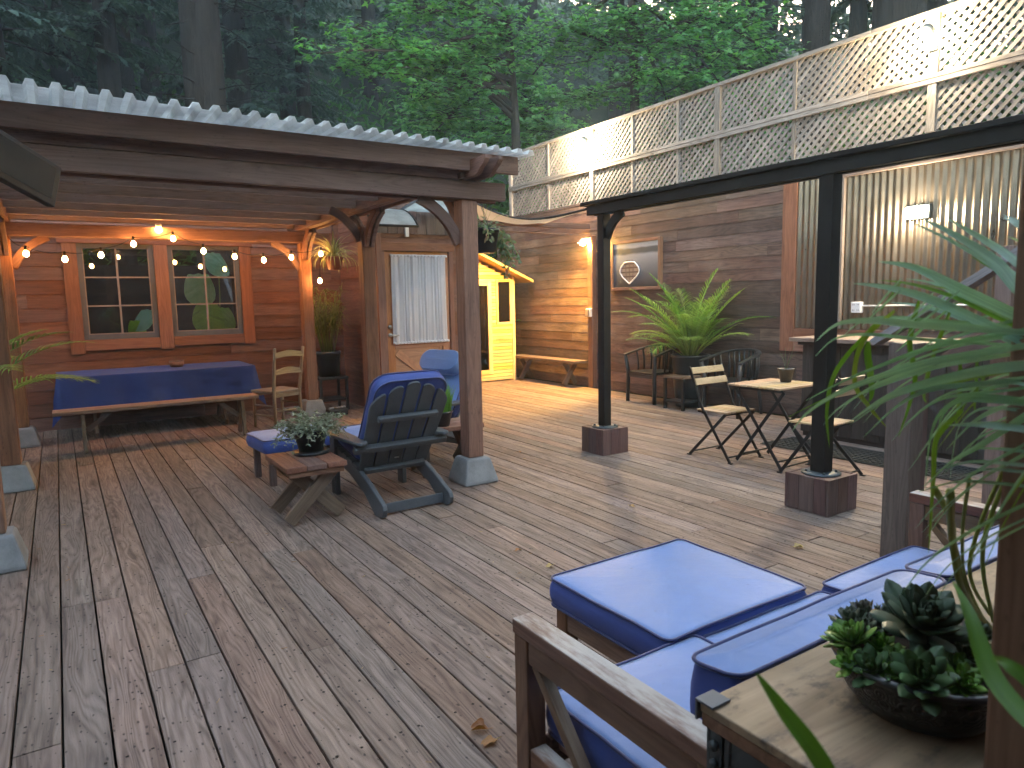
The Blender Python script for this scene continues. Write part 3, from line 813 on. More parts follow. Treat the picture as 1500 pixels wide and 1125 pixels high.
def brace(mb, c, d, L, w_, inset=.0):
    """curved knee brace: from post at c (top corner) down along z and out along d"""
    d = V(d); s = d.cross(V((0, 0, 1)))
    P0 = V(c)+V((0, 0, -L)); P2 = V(c)+d*L; ctl = V(c)+d*L*.28+V((0, 0, -L*.28))
    pts = []
    for i in range(9):
        t = i/8; pts.append(P0*(1-t)**2+ctl*2*t*(1-t)+P2*t*t)
    h = .085
    for i in range(8):
        pass
    poly = []
    tang = []
    for i in range(9):
        t = (pts[min(i+1, 8)]-pts[max(i-1, 0)]).normalized(); nrm = t.cross(s).normalized()
        tang.append(nrm)
    ins = [p+n_*h/2 for p, n_ in zip(pts, tang)]; out = [p-n_*h/2 for p, n_ in zip(pts, tang)]
    ring = ins+out[::-1]
    vs = [tuple(p+s*w_/2) for p in ring]+[tuple(p-s*w_/2) for p in ring]
    n_ = len(ring); fs = []
    for i in range(8):
        fs.append((i, i+1, 17-i-1, 17-i)); fs.append((n_+i, n_+17-i, n_+17-i-1, n_+i+1))
    for i in range(n_): fs.append((i, (i+1) % n_, n_+(i+1) % n_, n_+i))
    gp = [((v[2]+(V(v)-V(c)).dot(d)), (v[2]-(V(v)-V(c)).dot(d)), 0) for v in vs]
    mb.add(vs, fs, gp)
for x, sx in ((PXL, 1), (PXR, -1)):
    for y in PYS:
        lst = []
        if y != 7.1:
            if not (sx == 1 and y < 5): lst.append(((x+sx*pw, y, 2.285), (sx, 0, 0)))
            lst.append(((x-sx*pw, y, 2.285), (-sx, 0, 0))) if sx == 1 else None
        if y < 9: lst.append(((x, y+pw, 2.425), (0, 1, 0)))
        if y > 5: lst.append(((x, y-pw, 2.425), (0, -1, 0)))
        for c_, d_ in lst:
            for off in ((-.03, .03) if abs(d_[1]) else (0,)):
                mb = MB(); cc = V(c_)+V((off, 0, 0)); brace(mb, cc, d_, .34, .042); mb.build('knee_brace', M['pergola'], PG, .004)
    mb = MB(); brace(mb, (PXR-pw, 7.1, 2.425), (-1, 0, 0), .30, .042)
mb = MB(); brace(mb, (PXR-pw, 7.1, 2.44), (-1, 0, 0), .30, .042); mb.build('knee_brace', M['pergola'], PG, .004)

# ------------------------------------------------------------------ black post frame
BX, BY = 4.39, (5.13, 2.825)
BF = thing('post_frame', 'black painted beam on two black posts standing on redwood plinths', 'frame', (BX, 4, 0))
for y, hw in zip(BY, (.16, .168)):
    mb = MB(); pw_ = .045 if y > 4 else .053; mb.box((BX-pw_, y-pw_, .262), (BX+pw_, y+pw_, 2.272))
    po = mb.build('post', M['black'], BF, .006)
    q = MB()
    for sx_ in (0, 1):
        for k in range(3):
            a = -hw+k*2*hw/3
            q.box((BX+a+.001, y-hw if sx_ == 0 else y+hw-.02, 0.002), (BX+a+2*hw/3-.001, y-hw+.02 if sx_ == 0 else y+hw, .25))
            q.box((BX-hw if sx_ == 0 else BX+hw-.02, y+max(-hw+.021, a)+.001, 0.002), (BX-hw+.02 if sx_ == 0 else BX+hw, y+min(hw-.021, a+2*hw/3)-.001, .25))
    q.box((BX-hw+.022, y-hw+.022, .2), (BX+hw-.022, y+hw-.022, .246))
    q.build('plinth', M['plinth'], po, .003)
    q = MB(); q.lathe([(.13, .247), (.13, .257), (.07, .262)], (BX, y, 0), 24); q.build('base_plate', M['steel'], po)
    for k in range(4):
        q = MB(); a_ = k*1.5708+.78; q.cyl((BX+.098*math.cos(a_), y+.098*math.sin(a_), .257), (BX+.098*math.cos(a_), y+.098*math.sin(a_), .272), .011, .010, 6); q.build('bolt', M['steel'], po)
mb = MB(); mb.box((BX-.07, .4, 2.275), (BX-.022, 5.30, 2.363)); mb.box((BX+.022, .4, 2.275), (BX+.07, 5.30, 2.363)); mb.box((BX-.10, .4, 2.366), (BX+.10, 5.36, 2.40))
mb.build('beam', M['black'], BF, .004)
mb = MB(); brace(mb, (BX, BY[0]-.045, 2.272), (0, -1, 0), .22, .03); mb.build('brace', M['black'], BF)

# ------------------------------------------------------------------ sail and far beam
mb = MB(); mb.box((4.9, 8.98, 2.60), (7.40, 9.02, 2.685)); mb.box((4.9, 8.97, 2.50), (7.40, 8.985, 2.515))
b_ = mb.build('cross_beam', M['pergola'], None, .004); tag(b_, 'long thin timber beam joining the house to the plank wall above the lamp', 'beam')
A_, B_, C_, D_ = V((5.08, 8.70, 2.86)), V((4.37, 5.30, 2.35)), V((6.5, 8.97, 2.66)), V((5.3, 8.97, 2.66))
mb = MB(); vs = []; fs = []; K = 14
for i in range(K+1):
    for j in range(K+1):
        u, v = i/K, j/K
        p = (A_.lerp(B_, u)).lerp(D_.lerp(C_.lerp(B_, u*u*.0), u) if False else D_.lerp(C_, u), v)
        p = A_*(1-u)*(1-v)+B_*u*(1-v)+D_*(1-u)*v+C_*u*v
        p.z -= .16*math.sin(math.pi*u)*(1-v)+.05*math.sin(math.pi*u)*math.sin(math.pi*v)
        vs.append(tuple(p))
for i in range(K):
    for j in range(K): fs.append((i*(K+1)+j, (i+1)*(K+1)+j, (i+1)*(K+1)+j+1, i*(K+1)+j+1))
mb.add(vs, fs, None, .5, True)
so_ = mb.build('shade_sail', M['sail'], None, fix=False); tag(so_, 'tan cloth shade sail sagging between the pergola and the black post', 'shade sail')
mb = MB(); mb.tube([vs[i*(K+1)] for i in range(K+1)], .012, 6); mb.build('hem', M['dark_room'], so_)

# ------------------------------------------------------------------ sauna
SY, SX0, SX1 = 10.9, 5.35, 7.13; SA = thing('sauna_cabin', 'small pale cedar sauna cabin with peaked roof in the far corner', 'sauna', (6.3, SY, 0))
ez, pz, pxm = 1.90, 2.30, 6.2
mb = MB(); z = .02; holes = [(5.78, 6.64, .16, 1.83), (6.76, 7.06, 1.06, 1.84)]
while z < 2.30:
    zt = z+.062
    def lim(zz):
        if zz <= ez: return SX0, SX1
        f = (zz-ez)/(pz-ez); return SX0+(pxm-SX0)*f, SX1-(SX1-pxm)*f
    x0, x1 = lim(zt); iv = [(x0, x1)]
    for h_ in holes:
        if h_[2] < z+.03 < h_[3]: iv = [p for a, b in iv for p in ((a, min(b, h_[0])), (max(a, h_[1]), b)) if p[1]-p[0] > .01]
    for a, b in iv: mb.box((a, SY-.012, z), (b, SY+.03, zt-.007))
    z = zt
mb.box((SX0, SY+.032, 0), (SX0+.03, 11.95, ez)); mb.box((SX1-.03, SY+.032, 0), (SX1, 11.95, ez)); mb.box((SX0+.03, 11.9, 0), (SX1-.03, 11.95, ez))
mb.build('wall', M['sauna'], SA, .002)
mb = MB(); mb.box((SX1-.05, SY-.03, 0), (SX1+.012, SY+.03, ez+.02)); mb.box((SX0-.012, SY-.03, 0), (SX0+.05, SY+.03, ez+.02)); mb.build('corner_trim', M['sauna'], SA, .003)
mb = MB()
for s_, ex in ((-1, SX0-.28), (1, SX1+.27)):
    ezz = ez-.02+.0; dx = ex-pxm; zz = pz+.06-(pz-ez)/(SX1-pxm)*abs(dx)
    p, q = (pxm, pz+.06), (ex, zz)
    vs = [(p[0], SY-.28, p[1]), (q[0], SY-.28, q[1]), (q[0], SY-.28, q[1]-.05), (p[0], SY-.28, p[1]-.05)]
    vs += [(a, 11.99, c_) for a, b, c_ in vs]
    mb.add(vs, [(0, 1, 2, 3), (4, 7, 6, 5), (0, 4, 5, 1), (1, 5, 6, 2), (2, 6, 7, 3), (3, 7, 4, 0)])
mb.build('roof', M['sauna'], SA, .003)
a, b, c_, d = holes[0]
mb = MB(); s_ = .08
mb.box((a, SY-.03, c_-.02), (a+s_, SY+.02, d)); mb.box((b-s_, SY-.03, c_-.02), (b, SY+.02, d)); mb.box((a+s_, SY-.028, d-s_), (b-s_, SY+.02, d)); mb.box((a+s_, SY-.028, c_-.02), (b-s_, SY+.02, c_+.06))
dd = mb.build('door', M['sauna'], SA, .003)
mb = MB(); mb.box((a+s_, SY-.006, c_+.06), (b-s_, SY+.004, d-s_)); mb.build('pane', M['dark_glass'], dd)
mb = MB(); mb.tube([(a+.14, SY-.01, .9), (a+.14, SY-.06, .92), (a+.14, SY-.06, 1.18), (a+.14, SY-.01, 1.2)], .012, 8); mb.build('handle', M['redwood'], dd)
a, b, c_, d = holes[1]; mb = MB(); s_ = .045
mb.box((a-.02, SY-.026, c_-.02), (a+s_-.02, SY+.02, d+.02)); mb.box((b-s_+.02, SY-.026, c_-.02), (b+.02, SY+.02, d+.02)); mb.box((a+s_-.02, SY-.024, d-s_+.02), (b-s_+.02, SY+.02, d+.02)); mb.box((a+s_-.02, SY-.024, c_-.02), (b-s_+.02, SY+.02, c_+s_-.02))
dd = mb.build('window', M['sauna'], SA, .002)
mb = MB(); mb.box((a+.02, SY-.006, c_+.02), (b-.02, SY+.004, d-.02)); mb.build('pane', M['dark_glass'], dd)
mb = MB(); mb.box((SX0+.04, 11.2, .3), (SX1-.04, 11.88, .45)); mb.box((SX0+.04, SY+.04, .005), (SX1-.04, 11.88, .04)); mb.build('inner_bench', M['dark_post'], SA)

# ------------------------------------------------------------------ lamps
def flood(y, z, lab, e):
    T = thing('flood_light', lab, 'flood light', (RX-.05, y, z), 0, 'flood lights on the lattice fence')
    mb = MB(); mb.box((FX-.09, y-.04, z-.16), (FX-.058, y+.04, z-.04)); mb.tube([(FX-.09, y, z-.1), (FX-.15, y, z-.09), (FX-.17, y, z-.03)], .012, 8); mb.build('bracket', M['steel'], T)
    mb = MB(Matrix.Translation((FX-.17, y, z)) @ Matrix.Rotation(R(-60), 4, 'Y')); mb.lathe([(.02, .09), (.055, .05), (.068, -.02), (.066, -.02), (.05, .03), (.0, .05)], (0, 0, 0), 18); mb.build('housing', M['steel'], T)
    mb = MB(Matrix.Translation((FX-.17, y, z)) @ Matrix.Rotation(R(-60), 4, 'Y')); mb.sphere((0, 0, -.06), .062, 12); mb.build('bulb', M['flood'], T)
    lamp('flood_lamp', (FX-.27, y, z-.07), e, (1, .80, .52), .06, parent=T)
flood(9.03, 3.99, 'bright flood light on the fence post farther from the viewer, above the sauna', 19)
flood(3.75, 4.0, 'bright flood light on the nearer fence post above the corrugated steel', 7)
T = thing('wall_lamp', 'warm outdoor lamp on the redwood post left of the boat picture', 'lamp', (RX-.1, 8.99, 2.42))
mb = MB(); mb.box((RX-.125, 8.95, 2.36), (RX-.112, 9.03, 2.47)); mb.tube([(RX-.12, 8.99, 2.43), (RX-.2, 8.99, 2.46), (RX-.24, 8.99, 2.43)], .012, 8)
mb.lathe([(.015, .05), (.06, .02), (.085, -.02), (.08, -.02), (.055, .015), (0, .035)], (RX-.25, 8.99, 2.40), 18); mb.build('housing', M['white'], T)
mb = MB(); mb.sphere((RX-.25, 8.99, 2.385), .048, 12); mb.build('bulb', M['lampw'], T)
lamp('wall_lamp_light', (RX-.30, 8.99, 2.31), 60, (1, .54, .11), .05, 'SPOT', (RX-1.25, 9.75, .9), 125, parent=T)
lamp('wall_lamp_spill', (RX-.17, 8.99, 2.33), 3, (1, .50, .06), .04, parent=T)
T = thing('wall_lamp', 'bright bulkhead lamp mounted on the corrugated steel wall', 'lamp', (RX-.1, 3.8, 2.29))
mb = MB(); mb.box((RX-.10, 3.68, 2.22), (RX-.052, 3.92, 2.36)); mb.build('housing', M['steel'], T, .01)
mb = MB(); mb.box((RX-.14, 3.70, 2.24), (RX-.103, 3.90, 2.34)); mb.build('diffuser', M['walllamp'], T, .01)
lamp('bulkhead_light', (RX-.22, 3.8, 2.27), 4, (1, .80, .52), .06, parent=T)

# string lights
BL = [(-.216, 2.087), (.128, 2.033), (.472, 2.083), (.803, 2.213), (1.217, 2.286), (1.538, 2.148), (1.888, 2.088), (2.231, 2.05), (2.576, 2.089), (2.96, 2.138), (2.93, 1.79)]
T = thing('string_lights', 'swag of small glowing filament bulbs hung along the back beam of the pergola', 'string lights', (1.4, 9.2, 2.2))
pts = [(-.36, 9.16, 2.26)]
YB = 9.10
for x, z in BL: pts.append((x, YB, z+.075))
dense = []
for i in range(len(pts)-1):
    a, b = V(pts[i]), V(pts[i+1])
    for k in range(6):
        t = k/6; p = a.lerp(b, t); p.z -= .03*math.sin(math.pi*t); dense.append(p)
dense.append(V(pts[-1]))
mb = MB(); mb.tube(dense, .004, 5); mb.build('cable', M['black'], T)
for x, z in BL:
    s1 = MB(); s1.cyl((x, YB, z+.085), (x, YB, z+.035), .013, .015, 8); so1 = s1.build('socket', M['black'], T)
    b1 = MB(); b1.lathe([(.001, -.034), (.016, -.028), (.028, -.008), (.024, .015), (.013, .034)], (x, YB, z), 10); b1.build('bulb', M['bulb'], so1)
T = thing('ceiling_lamp', 'single larger warm bulb fixed under the beam over the windows', 'lamp', (1.08, 9.18, 2.4))
mb = MB(); mb.cyl((1.08, 9.17, 2.455), (1.08, 9.17, 2.42), .035, .03, 14); mb.build('socket', M['white'], T)
mb = MB(); mb.sphere((1.08, 9.17, 2.39), .036, 12); mb.build('bulb', M['bulb_big'], T)
# ------------------------------------------------------------------ tv under the roof
tr, br = at(90, 247, 1), None
def pw3(x, y, Y):
    d = ray(x, y); t = Y/d.y; return V((0, 0, CH))+d*t
Ld = -ray(774, 680).normalized()
t1 = pw3(91, 246, 4.35); r2 = ray(81, 304); C0 = V((0, 0, CH)); t2 = C0+r2*((t1-C0).dot(Ld)/r2.dot(Ld)); dirv = Ld
T = thing('television', 'dark flat screen hung tilted in front of the pergola beam at the left edge', 'television', tuple(t1))
t3, t4 = t1+dirv*1.25, t2+dirv*1.25
nrm = (t3-t1).cross(t2-t1).normalized(); nrm = nrm if nrm.dot(t1-C0) < 0 else -nrm
def quadbox(mb, a, b, c, d, n_, t):
    vs = [a, b, c, d, a-n_*t, b-n_*t, c-n_*t, d-n_*t]
    mb.add([tuple(v) for v in vs], [(0, 1, 2, 3), (7, 6, 5, 4), (0, 4, 5, 1), (1, 5, 6, 2), (2, 6, 7, 3), (3, 7, 4, 0)])
mb = MB(); quadbox(mb, t1, t3, t4, t2, nrm, .05); mb.build('body', M['black_metal'], T, .006)
mb = MB(); e = .035; ux = (t3-t1); uy = (t2-t1); f = lambda a, b: t1+ux*a+uy*b+nrm*.004
quadbox(mb, f(.035, .11), f(.98, .11), f(.98, .86), f(.035, .86), nrm, .002); mb.build('screen', M['screen'], T)
mb = MB(); cc = (t1+t3)/2-nrm*.06; mb.bar(cc, V((cc.x, cc.y, cc.z+.35)), .05, .05); mb.build('hanger', M['black_metal'], T)

# ------------------------------------------------------------------ dining table under cloth, bench, bowl, chair
def xlegs(T, x, y0, y1, ztop, mat, w_=.085, t=.035, along='Y', topw=None):
    """two crossed boards standing in the plane perpendicular to the table's length; each a leg"""
    topw = topw or .8
    for i, (a, b) in enumerate(((y0, y1), (y1, y0))):
        mb = MB(); off = (-t/2-.001) if i == 0 else (t/2+.001)
        m_ = (a+b)/2; bt = m_+(b-m_)*topw
        if along == 'X': mb.bar((x+off, a, .002), (x+off, bt, ztop), t, w_, (1, 0, 0)) if False else mb.bar((x+off, a, .03), (x+off, bt, ztop), w_, t, (1, 0, 0))
        else: mb.bar((a, x+off, .03), (bt, x+off, ztop), w_, t, (0, 1, 0))
        mb.build('leg', mat, T, .004)
T = thing('dining_table', 'long wooden table under the blue cloth below the windows', 'table', (1.0, 9.65, 0))
mb = MB()
for k in range(5): mb.box((-.02, 9.25+k*.17, .685), (2.02, 9.25+k*.17+.165, .722))
mb.build('tabletop', M['old_wood'], T, .004)
for x in (.30, 1.72): xlegs(T, x, 9.30, 10.05, .682, M['old_wood'], .09, .035, 'X')
cl = MB(); vs = []; fs = []
tx0, tx1, ty0, ty1, tz, dr = -.06, 2.06, 9.22, 10.14, .732, .40
per = []
def edge(a, b, n_):
    for i in range(n_): per.append(V(a).lerp(V(b), i/n_))
edge((tx0, ty0, 0), (tx1, ty0, 0), 60); edge((tx1, ty0, 0), (tx1, ty1, 0), 28); edge((tx1, ty1, 0), (tx0, ty1, 0), 60); edge((tx0, ty1, 0), (tx0, ty0, 0), 28)
n_ = len(per); cxx, cyy = (tx0+tx1)/2, (ty0+ty1)/2
lv = [(.0, 0), (.02, -.01), (.2, 0), (.45, 0), (.7, 0), (1.0, 0)]
for j, (d, _) in enumerate(lv):
    for i, p in enumerate(per):
        o = V((0, 0, 0))
        onx = min(abs(p.x-tx0), abs(p.x-tx1)) < 1e-4; ony = min(abs(p.y-ty0), abs(p.y-ty1)) < 1e-4
        if ony: o.y = -1 if p.y < cyy else 1
        if onx: o.x = -1 if p.x < cxx else 1
        cor = onx and ony
        hang = dr*(1.0 if not cor else 1.35)
        wv = 0.018*math.sin(i*.55)+.016*math.sin(i*.23+1)+.035*noise.noise(V((i*.11, j*.5, 0)))
        q = p+o*(.006+wv*d+(.05*d if cor else 0)+.012*d)
        hh = hang*(1+.05*math.sin(i*.19)) 
        vs.append((q.x, q.y, tz-d*hh))
o = len(vs)
for s_ in (.97, .6, .25):
    for p in per: vs.append((cxx+(p.x-cxx)*s_, cyy+(p.y-cyy)*(s_ if s_ > .9 else s_), tz+.002+.002*noise.noise(p*6)))
for j in range(len(lv)-1):
    for i in range(n_): fs.append((j*n_+i, (j+1)*n_+i, (j+1)*n_+(i+1) % n_, j*n_+(i+1) % n_))
for i in range(n_): fs.append((i, (i+1) % n_, o+(i+1) % n_, o+i))
for j in range(2):
    for i in range(n_): fs.append((o+j*n_+i, o+j*n_+(i+1) % n_, o+(j+1)*n_+(i+1) % n_, o+(j+1)*n_+i))
fs.append(tuple(o+2*n_+i for i in range(n_)))
cl.add(vs, fs, None, .5, True); tag(cl.build('tablecloth', M['cloth']), 'deep blue cloth draped over the long table under the windows', 'tablecloth')
T = thing('bench', 'long plank bench standing in front of the blue clothed table', 'bench', (.9, 8.5, 0))
mb = MB(); mb.box((-.12, 8.36, .415), (1.90, 8.50, .452)); mb.box((-.12, 8.505, .415), (1.90, 8.645, .452)); mb.build('seat', M['old_wood'], T, .006)
for x in (.14, 1.72):
    for sy in (-1, 1):
        mb = MB(); mb.bar((x, 8.50+sy*.145, .004), (x, 8.50+sy*.05, .413), .075, .035, (1, 0, 0)); mb.build('leg', M['leg_wood'], T, .004)
    mb = MB(); s_ = 1 if x < 1 else -1; mb.bar((x+.03*s_, 8.50, .22), (x+.26*s_, 8.50, .41), .05, .03, (0, 1, 0)); mb.build('brace', M['leg_wood'], T, .003)
T = thing('wooden_bowl', 'small dark round bowl on the blue tablecloth', 'bowl', (1.23, 9.75, .74))
mb = MB(); mb.lathe([(.07, .002), (.085, .03), (.088, .07), (.078, .07), (.07, .03), (0, .02)], (1.23, 9.75, .733), 22); mb.build('bowl', M['redwood'], T)
mb = MB(); mb.lathe([(.0875, .071), (.09, .078), (.076, .078), (.076, .071)], (1.23, 9.75, .733), 22); mb.build('rim', M['leg_wood'], T)

# ladder back chair (faces +Y locally)
def ladder_chair():
    T = thing('ladder_back_chair', 'pale weathered ladder back chair beside the blue clothed table', 'chair', (2.20, 8.72, 0), R(21))
    for sx in (-1, 1):
        mb = MB(); mb.tube([(sx*.185, -.20, 0), (sx*.185, -.19, .45), (sx*.195, -.25, .80), (sx*.20, -.29, .98)], [.018, .022, .019, .016], 8); mb.build('leg', M['chair_wood'], T, local=True)
        mb = MB(); mb.tube([(sx*.20, .2, 0), (sx*.20, .19, .43)], [.017, .022], 8); mb.build('leg', M['chair_wood'], T, local=True)
    mb = MB(); vs = []
    pts = [(-.19, -.20), (.19, -.20), (.225, .22), (-.225, .22)]
    mb.add([(x, y, z) for z in (.435, .465) for x, y in pts], [(3, 2, 1, 0), (4, 5, 6, 7), (0, 1, 5, 4), (1, 2, 6, 5), (2, 3, 7, 6), (3, 0, 4, 7)]); mb.build('seat', M['chair_wood'], T, .01, True)
    for z, dy in ((.905, -.275), (.70, -.235)):
        mb = MB(); K = 10; poly = []
        for i in range(K+1):
            u = -1+2*i/K; poly.append((u*.19, .035+.014*math.cos(u*math.pi)))
        for i in range(K, -1, -1):
            u = -1+2*i/K; poly.append((u*.19, -.035+.006*math.cos(u*math.pi)))
        mb.prism(poly, .016, Matrix.Translation((0, dy, z)) @ Matrix.Rotation(R(80), 4, 'X')); mb.build('back_slat', M['chair_wood'], T, .003, True)
    for q in (((-.18, -.205, .385), (.18, -.185, .432)), ((-.19, .18, .385), (.19, .20, .432))): mb = MB(); mb.box(*q); mb.build('apron', M['chair_wood'], T, .003, True)
    for z in (.16, .28):
        mb = MB()
        for sx in (-1, 1): mb.tube([(sx*.187, -.2, z), (sx*.20, .195, z)], .011, 6)
        mb.build('stretcher', M['chair_wood'], T, local=True)
    mb = MB(); mb.tube([(-.185, -.2, .22), (.185, -.2, .22)], .011, 6); mb.build('stretcher', M['chair_wood'], T, local=True)
ladder_chair()

# ------------------------------------------------------------------ adirondack chairs
def adirondack(loc, rz, label):
    T = thing('adirondack_chair', label, 'chair', loc, rz, 'grey adirondack chairs')
    mA = M['adiron']
    for sx in (-1, 1):
        x = sx*.262
        TT = Matrix(((0, 0, 1, x), (1, 0, 0, 0), (0, 1, 0, 0), (0, 0, 0, 1)))
        poly = [(-.40, .0), (-.44, .02), (-.455, .07), (-.44, .105), (-.40, .125), (-.15, .235), (.15, .33), (.50, .385), (.52, .37), (.52, .30), (.50, .28), (.15, .215), (-.12, .12), (-.30, .0)]
        mb = MB(); mb.prism(poly, .036, TT); mb.build('rear_leg', mA, T, .008, True)
        mb = MB(); mb.box((x+sx*.021-.018, .40, 0), (x+sx*.021+.018, .50, .495)) if False else mb.box((sx*.284-.019+sx*.001, .38, 0), (sx*.284+.019+sx*.001, .48, .497)); mb.build('front_leg', mA, T, .006, True)
        ap = [(-.24, -.045), (.22, -.07), (.40, -.075), (.50, -.05), (.53, 0), (.50, .05), (.40, .075), (.22, .07), (-.02, .06), (-.24, .045), (-.28, .02), (-.28, -.02)]
        mb = MB(); mb.prism([(p, q) for p, q in ap], .026, Matrix(((0, 1, 0, sx*.325), (1, 0, 0, 0), (0, 0, 1, .512), (0, 0, 0, 1)))); mb.build('arm', mA, T, .008, True)
    lean = math.atan2(.43, .68)
    BT = Matrix.Translation((0, -.02, .26)) @ Matrix.Rotation(lean, 4, 'X')
    for k in range(5):
        top = (.70, .775, .81, .775, .70)[k]; wd = .104; gap = .008
        xb = (k-2)*(wd+gap); flare = (k-2)*.014
        poly = [(xb-wd/2, 0), (xb+wd/2, 0)]
        tl, trr = xb-wd/2+flare, xb+wd/2+flare
        for i in range(9):
            th = math.pi*i/8
            sk = {0: .55, 1: .8, 2: 1, 3: .8, 4: .55}[k]
            lift = math.sin(th)*.042
            bias = (0, 0, 0, 0, 0)[k]
            side = math.cos(th)   # +1 right .. -1 left
            slope = {0: -.05, 1: -.018, 2: 0, 3: .018, 4: .05}[k]
            poly.append(((tl+trr)/2+side*wd/2, top-.04+lift - slope*side))
        mb = MB(); mb.prism(poly, .02, BT @ Matrix.Rotation(R(90), 4, 'X')); mb.build('back_slat', mA, T, .005, True)
    mb = MB(); mb.box((-.235, -.052, .50), (.235, -.013, .545), None, BT); mb.build('back_rail', mA, T, .008, True)
    mb = MB(); mb.box((-.37, -.062, .235), (.37, -.013, .285), None, BT); mb.build('back_rail', mA, T, .008, True)
    mb = MB(); mb.box((-.244, -.05, .01), (.244, -.012, .05), None, BT); mb.build('back_rail', mA, T, .006, True)
    mb = MB(); mb.box((-.243, -.36, .015), (.243, -.335, .085)); mb.build('stretcher', mA, T, .004, True)
    for k in range(5):
        y = .02+k*.105; z = .30+.095*(y/.5)
        mb = MB(); mb.box((-.283, -.045, -.009), (.283, .045, .009), None, Matrix.Translation((0, y, z)) @ Matrix.Rotation(math.atan2(.095, .5), 4, 'X')); mb.build('seat_slat', mA, T, .004, True)
    mb = MB(); mb.box((-.012, -.0135, .10), (.025, -.0122, .112), None, BT @ Matrix.Rotation(R(0), 4, 'X')); 
    mb.build('maker_plate', M['brass'], T, local=True)
    return T, BT
def adi_cushion(loc, rz, label, flap=False):
    bh_ = .70 if flap else .82
    T = thing('chair_cushion', label, 'cushion', loc, rz, 'blue cushions')
    lean = math.atan2(.43, .68)
    BT = Matrix.Translation((0, -.02, .26)) @ Matrix.Rotation(lean, 4, 'X') @ Matrix.Rotation(R(90), 4, 'X')
    mb = MB(BT @ Matrix.Translation((0, 0, 0))); 
    # local: x, y up the back, z towards viewer (-back) -> front of chair is -z
    t_, b_ = mb.cushion(-.280, .06, -.100, .280, bh_, -.014, .115, .016)
    a_, b_2 = mb.side[0]; n_ = (b_2-a_)//11; mb.side = [(a_+5*n_, a_+17*n_)]  # painted shade covers the sides and the back face here
    bk = mb.build('back_pad', M['blue'], T, local=True)
    mb = MB(BT); mb.tube(t_, .007, 6, False); mb.tube(b_, .007, 6, False); mb.build('piping', M['navy'], bk, local=True)
    ST = Matrix.Translation((0, 0, .332)) @ Matrix.Rotation(math.atan2(.095, .5), 4, 'X')
    mb = MB(ST); t_, b_ = mb.cushion(-.26, .02, 0, .26, .52, .085, .05, .02); sk = mb.build('seat_pad', M['blue'], T, local=True)
    mb = MB(ST); mb.tube(t_, .006, 6, False); mb.tube(b_, .006, 6, False); mb.build('piping', M['navy'], sk, local=True)
    if flap:
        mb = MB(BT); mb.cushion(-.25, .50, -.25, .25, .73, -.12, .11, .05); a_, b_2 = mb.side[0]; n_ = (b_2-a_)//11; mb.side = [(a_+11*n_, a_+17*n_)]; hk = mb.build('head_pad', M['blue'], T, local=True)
A1 = (2.04, 4.86, 0); A2 = (3.06, 6.22, 0)
adirondack(A1, R(1.5), 'grey slatted adirondack chair seen from behind between the two low tables')
adi_cushion(A1, R(1.5), 'blue pad filling the adirondack chair turned away from the viewer')
adirondack(A2, R(112), 'second adirondack chair mostly hidden behind the front pergola post')
adi_cushion(A2, R(112), 'blue padded cushion with rounded head pad beyond the front pergola post', True)
# footstool
T = thing('footstool', 'low footstool in front of the grey adirondack chair', 'footstool', (1.62, 6.05, 0), R(4))
for sx in (-1, 1):
    for sy in (-1, 1):
        mb = MB(); mb.box((sx*.24-.025, sy*.20-.025, 0), (sx*.24+.025, sy*.20+.025, .26)); mb.build('leg', M['dark_post'], T, .004, True)
mb = MB(); mb.box((-.28, -.24, .262), (.28, .24, .285)); mb.build('top', M['dark_post'], T, .004, True)
T = thing('stool_cushion', 'faded blue pad on the low footstool behind the potted herb', 'cushion', (1.62, 6.05, .286), R(4), 'blue cushions')
mb = MB(); t_, b_ = mb.cushion(-.31, -.27, .0, .36, .27, .10, .06, .03); pk = mb.build('pad', M['blue'], T, local=True)
mb = MB(); mb.tube(t_, .006, 6, False); mb.build('piping', M['navy'], pk, local=True)

# ------------------------------------------------------------------ low side tables
def low_table(x0, x1, y0, y1, label, along='Y', zt=.42):
    T = thing('side_table', label, 'table', ((x0+x1)/2, (y0+y1)/2, 0), 0, 'low redwood side tables')
    mb = MB()
    if along == 'Y':
        w_ = (x1-x0)/3
        for k in range(3): mb.box((x0+k*w_+.002, y0, zt-.038), (x0+(k+1)*w_-.002, y1, zt))
    else:
        w_ = (y1-y0)/3
        for k in range(3): mb.box((x0, y0+k*w_+.002, zt-.038), (x1, y0+(k+1)*w_-.002, zt))
    mb.build('tabletop', M['redwood'], T, .005)
    mb = MB()
    if along == 'Y':
        for y in (y0+.03, y1-.03): mb = MB(); mb.box((x0+.02, y-.018, zt-.075), (x1-.02, y+.018, zt-.0395)); mb.build('cleat', M['redwood'], T, .004)
        for y in (y0+.105, y1-.105): xlegs(T, y, x0+.02, x1-.02, zt-.04, M['leg_wood'], .09, .034, 'Y')
    else:
        for x in (x0+.03, x1-.03): mb = MB(); mb.box((x-.018, y0+.02, zt-.075), (x+.018, y1-.02, zt-.0395)); mb.build('cleat', M['redwood'], T, .004)
        for x in (x0+.105, x1-.105): xlegs(T, x, y0+.02, y1-.02, zt-.04, M['leg_wood'], .09, .034, 'X')
low_table(1.18, 1.60, 4.58, 5.14, 'low redwood table with crossed legs left of the adirondack chair, holding the herb pot', 'Y')
low_table(2.43, 3.09, 4.88+.35, 5.30+.35, 'low redwood table partly behind the front pergola post, holding a pot of green shoots', 'X')

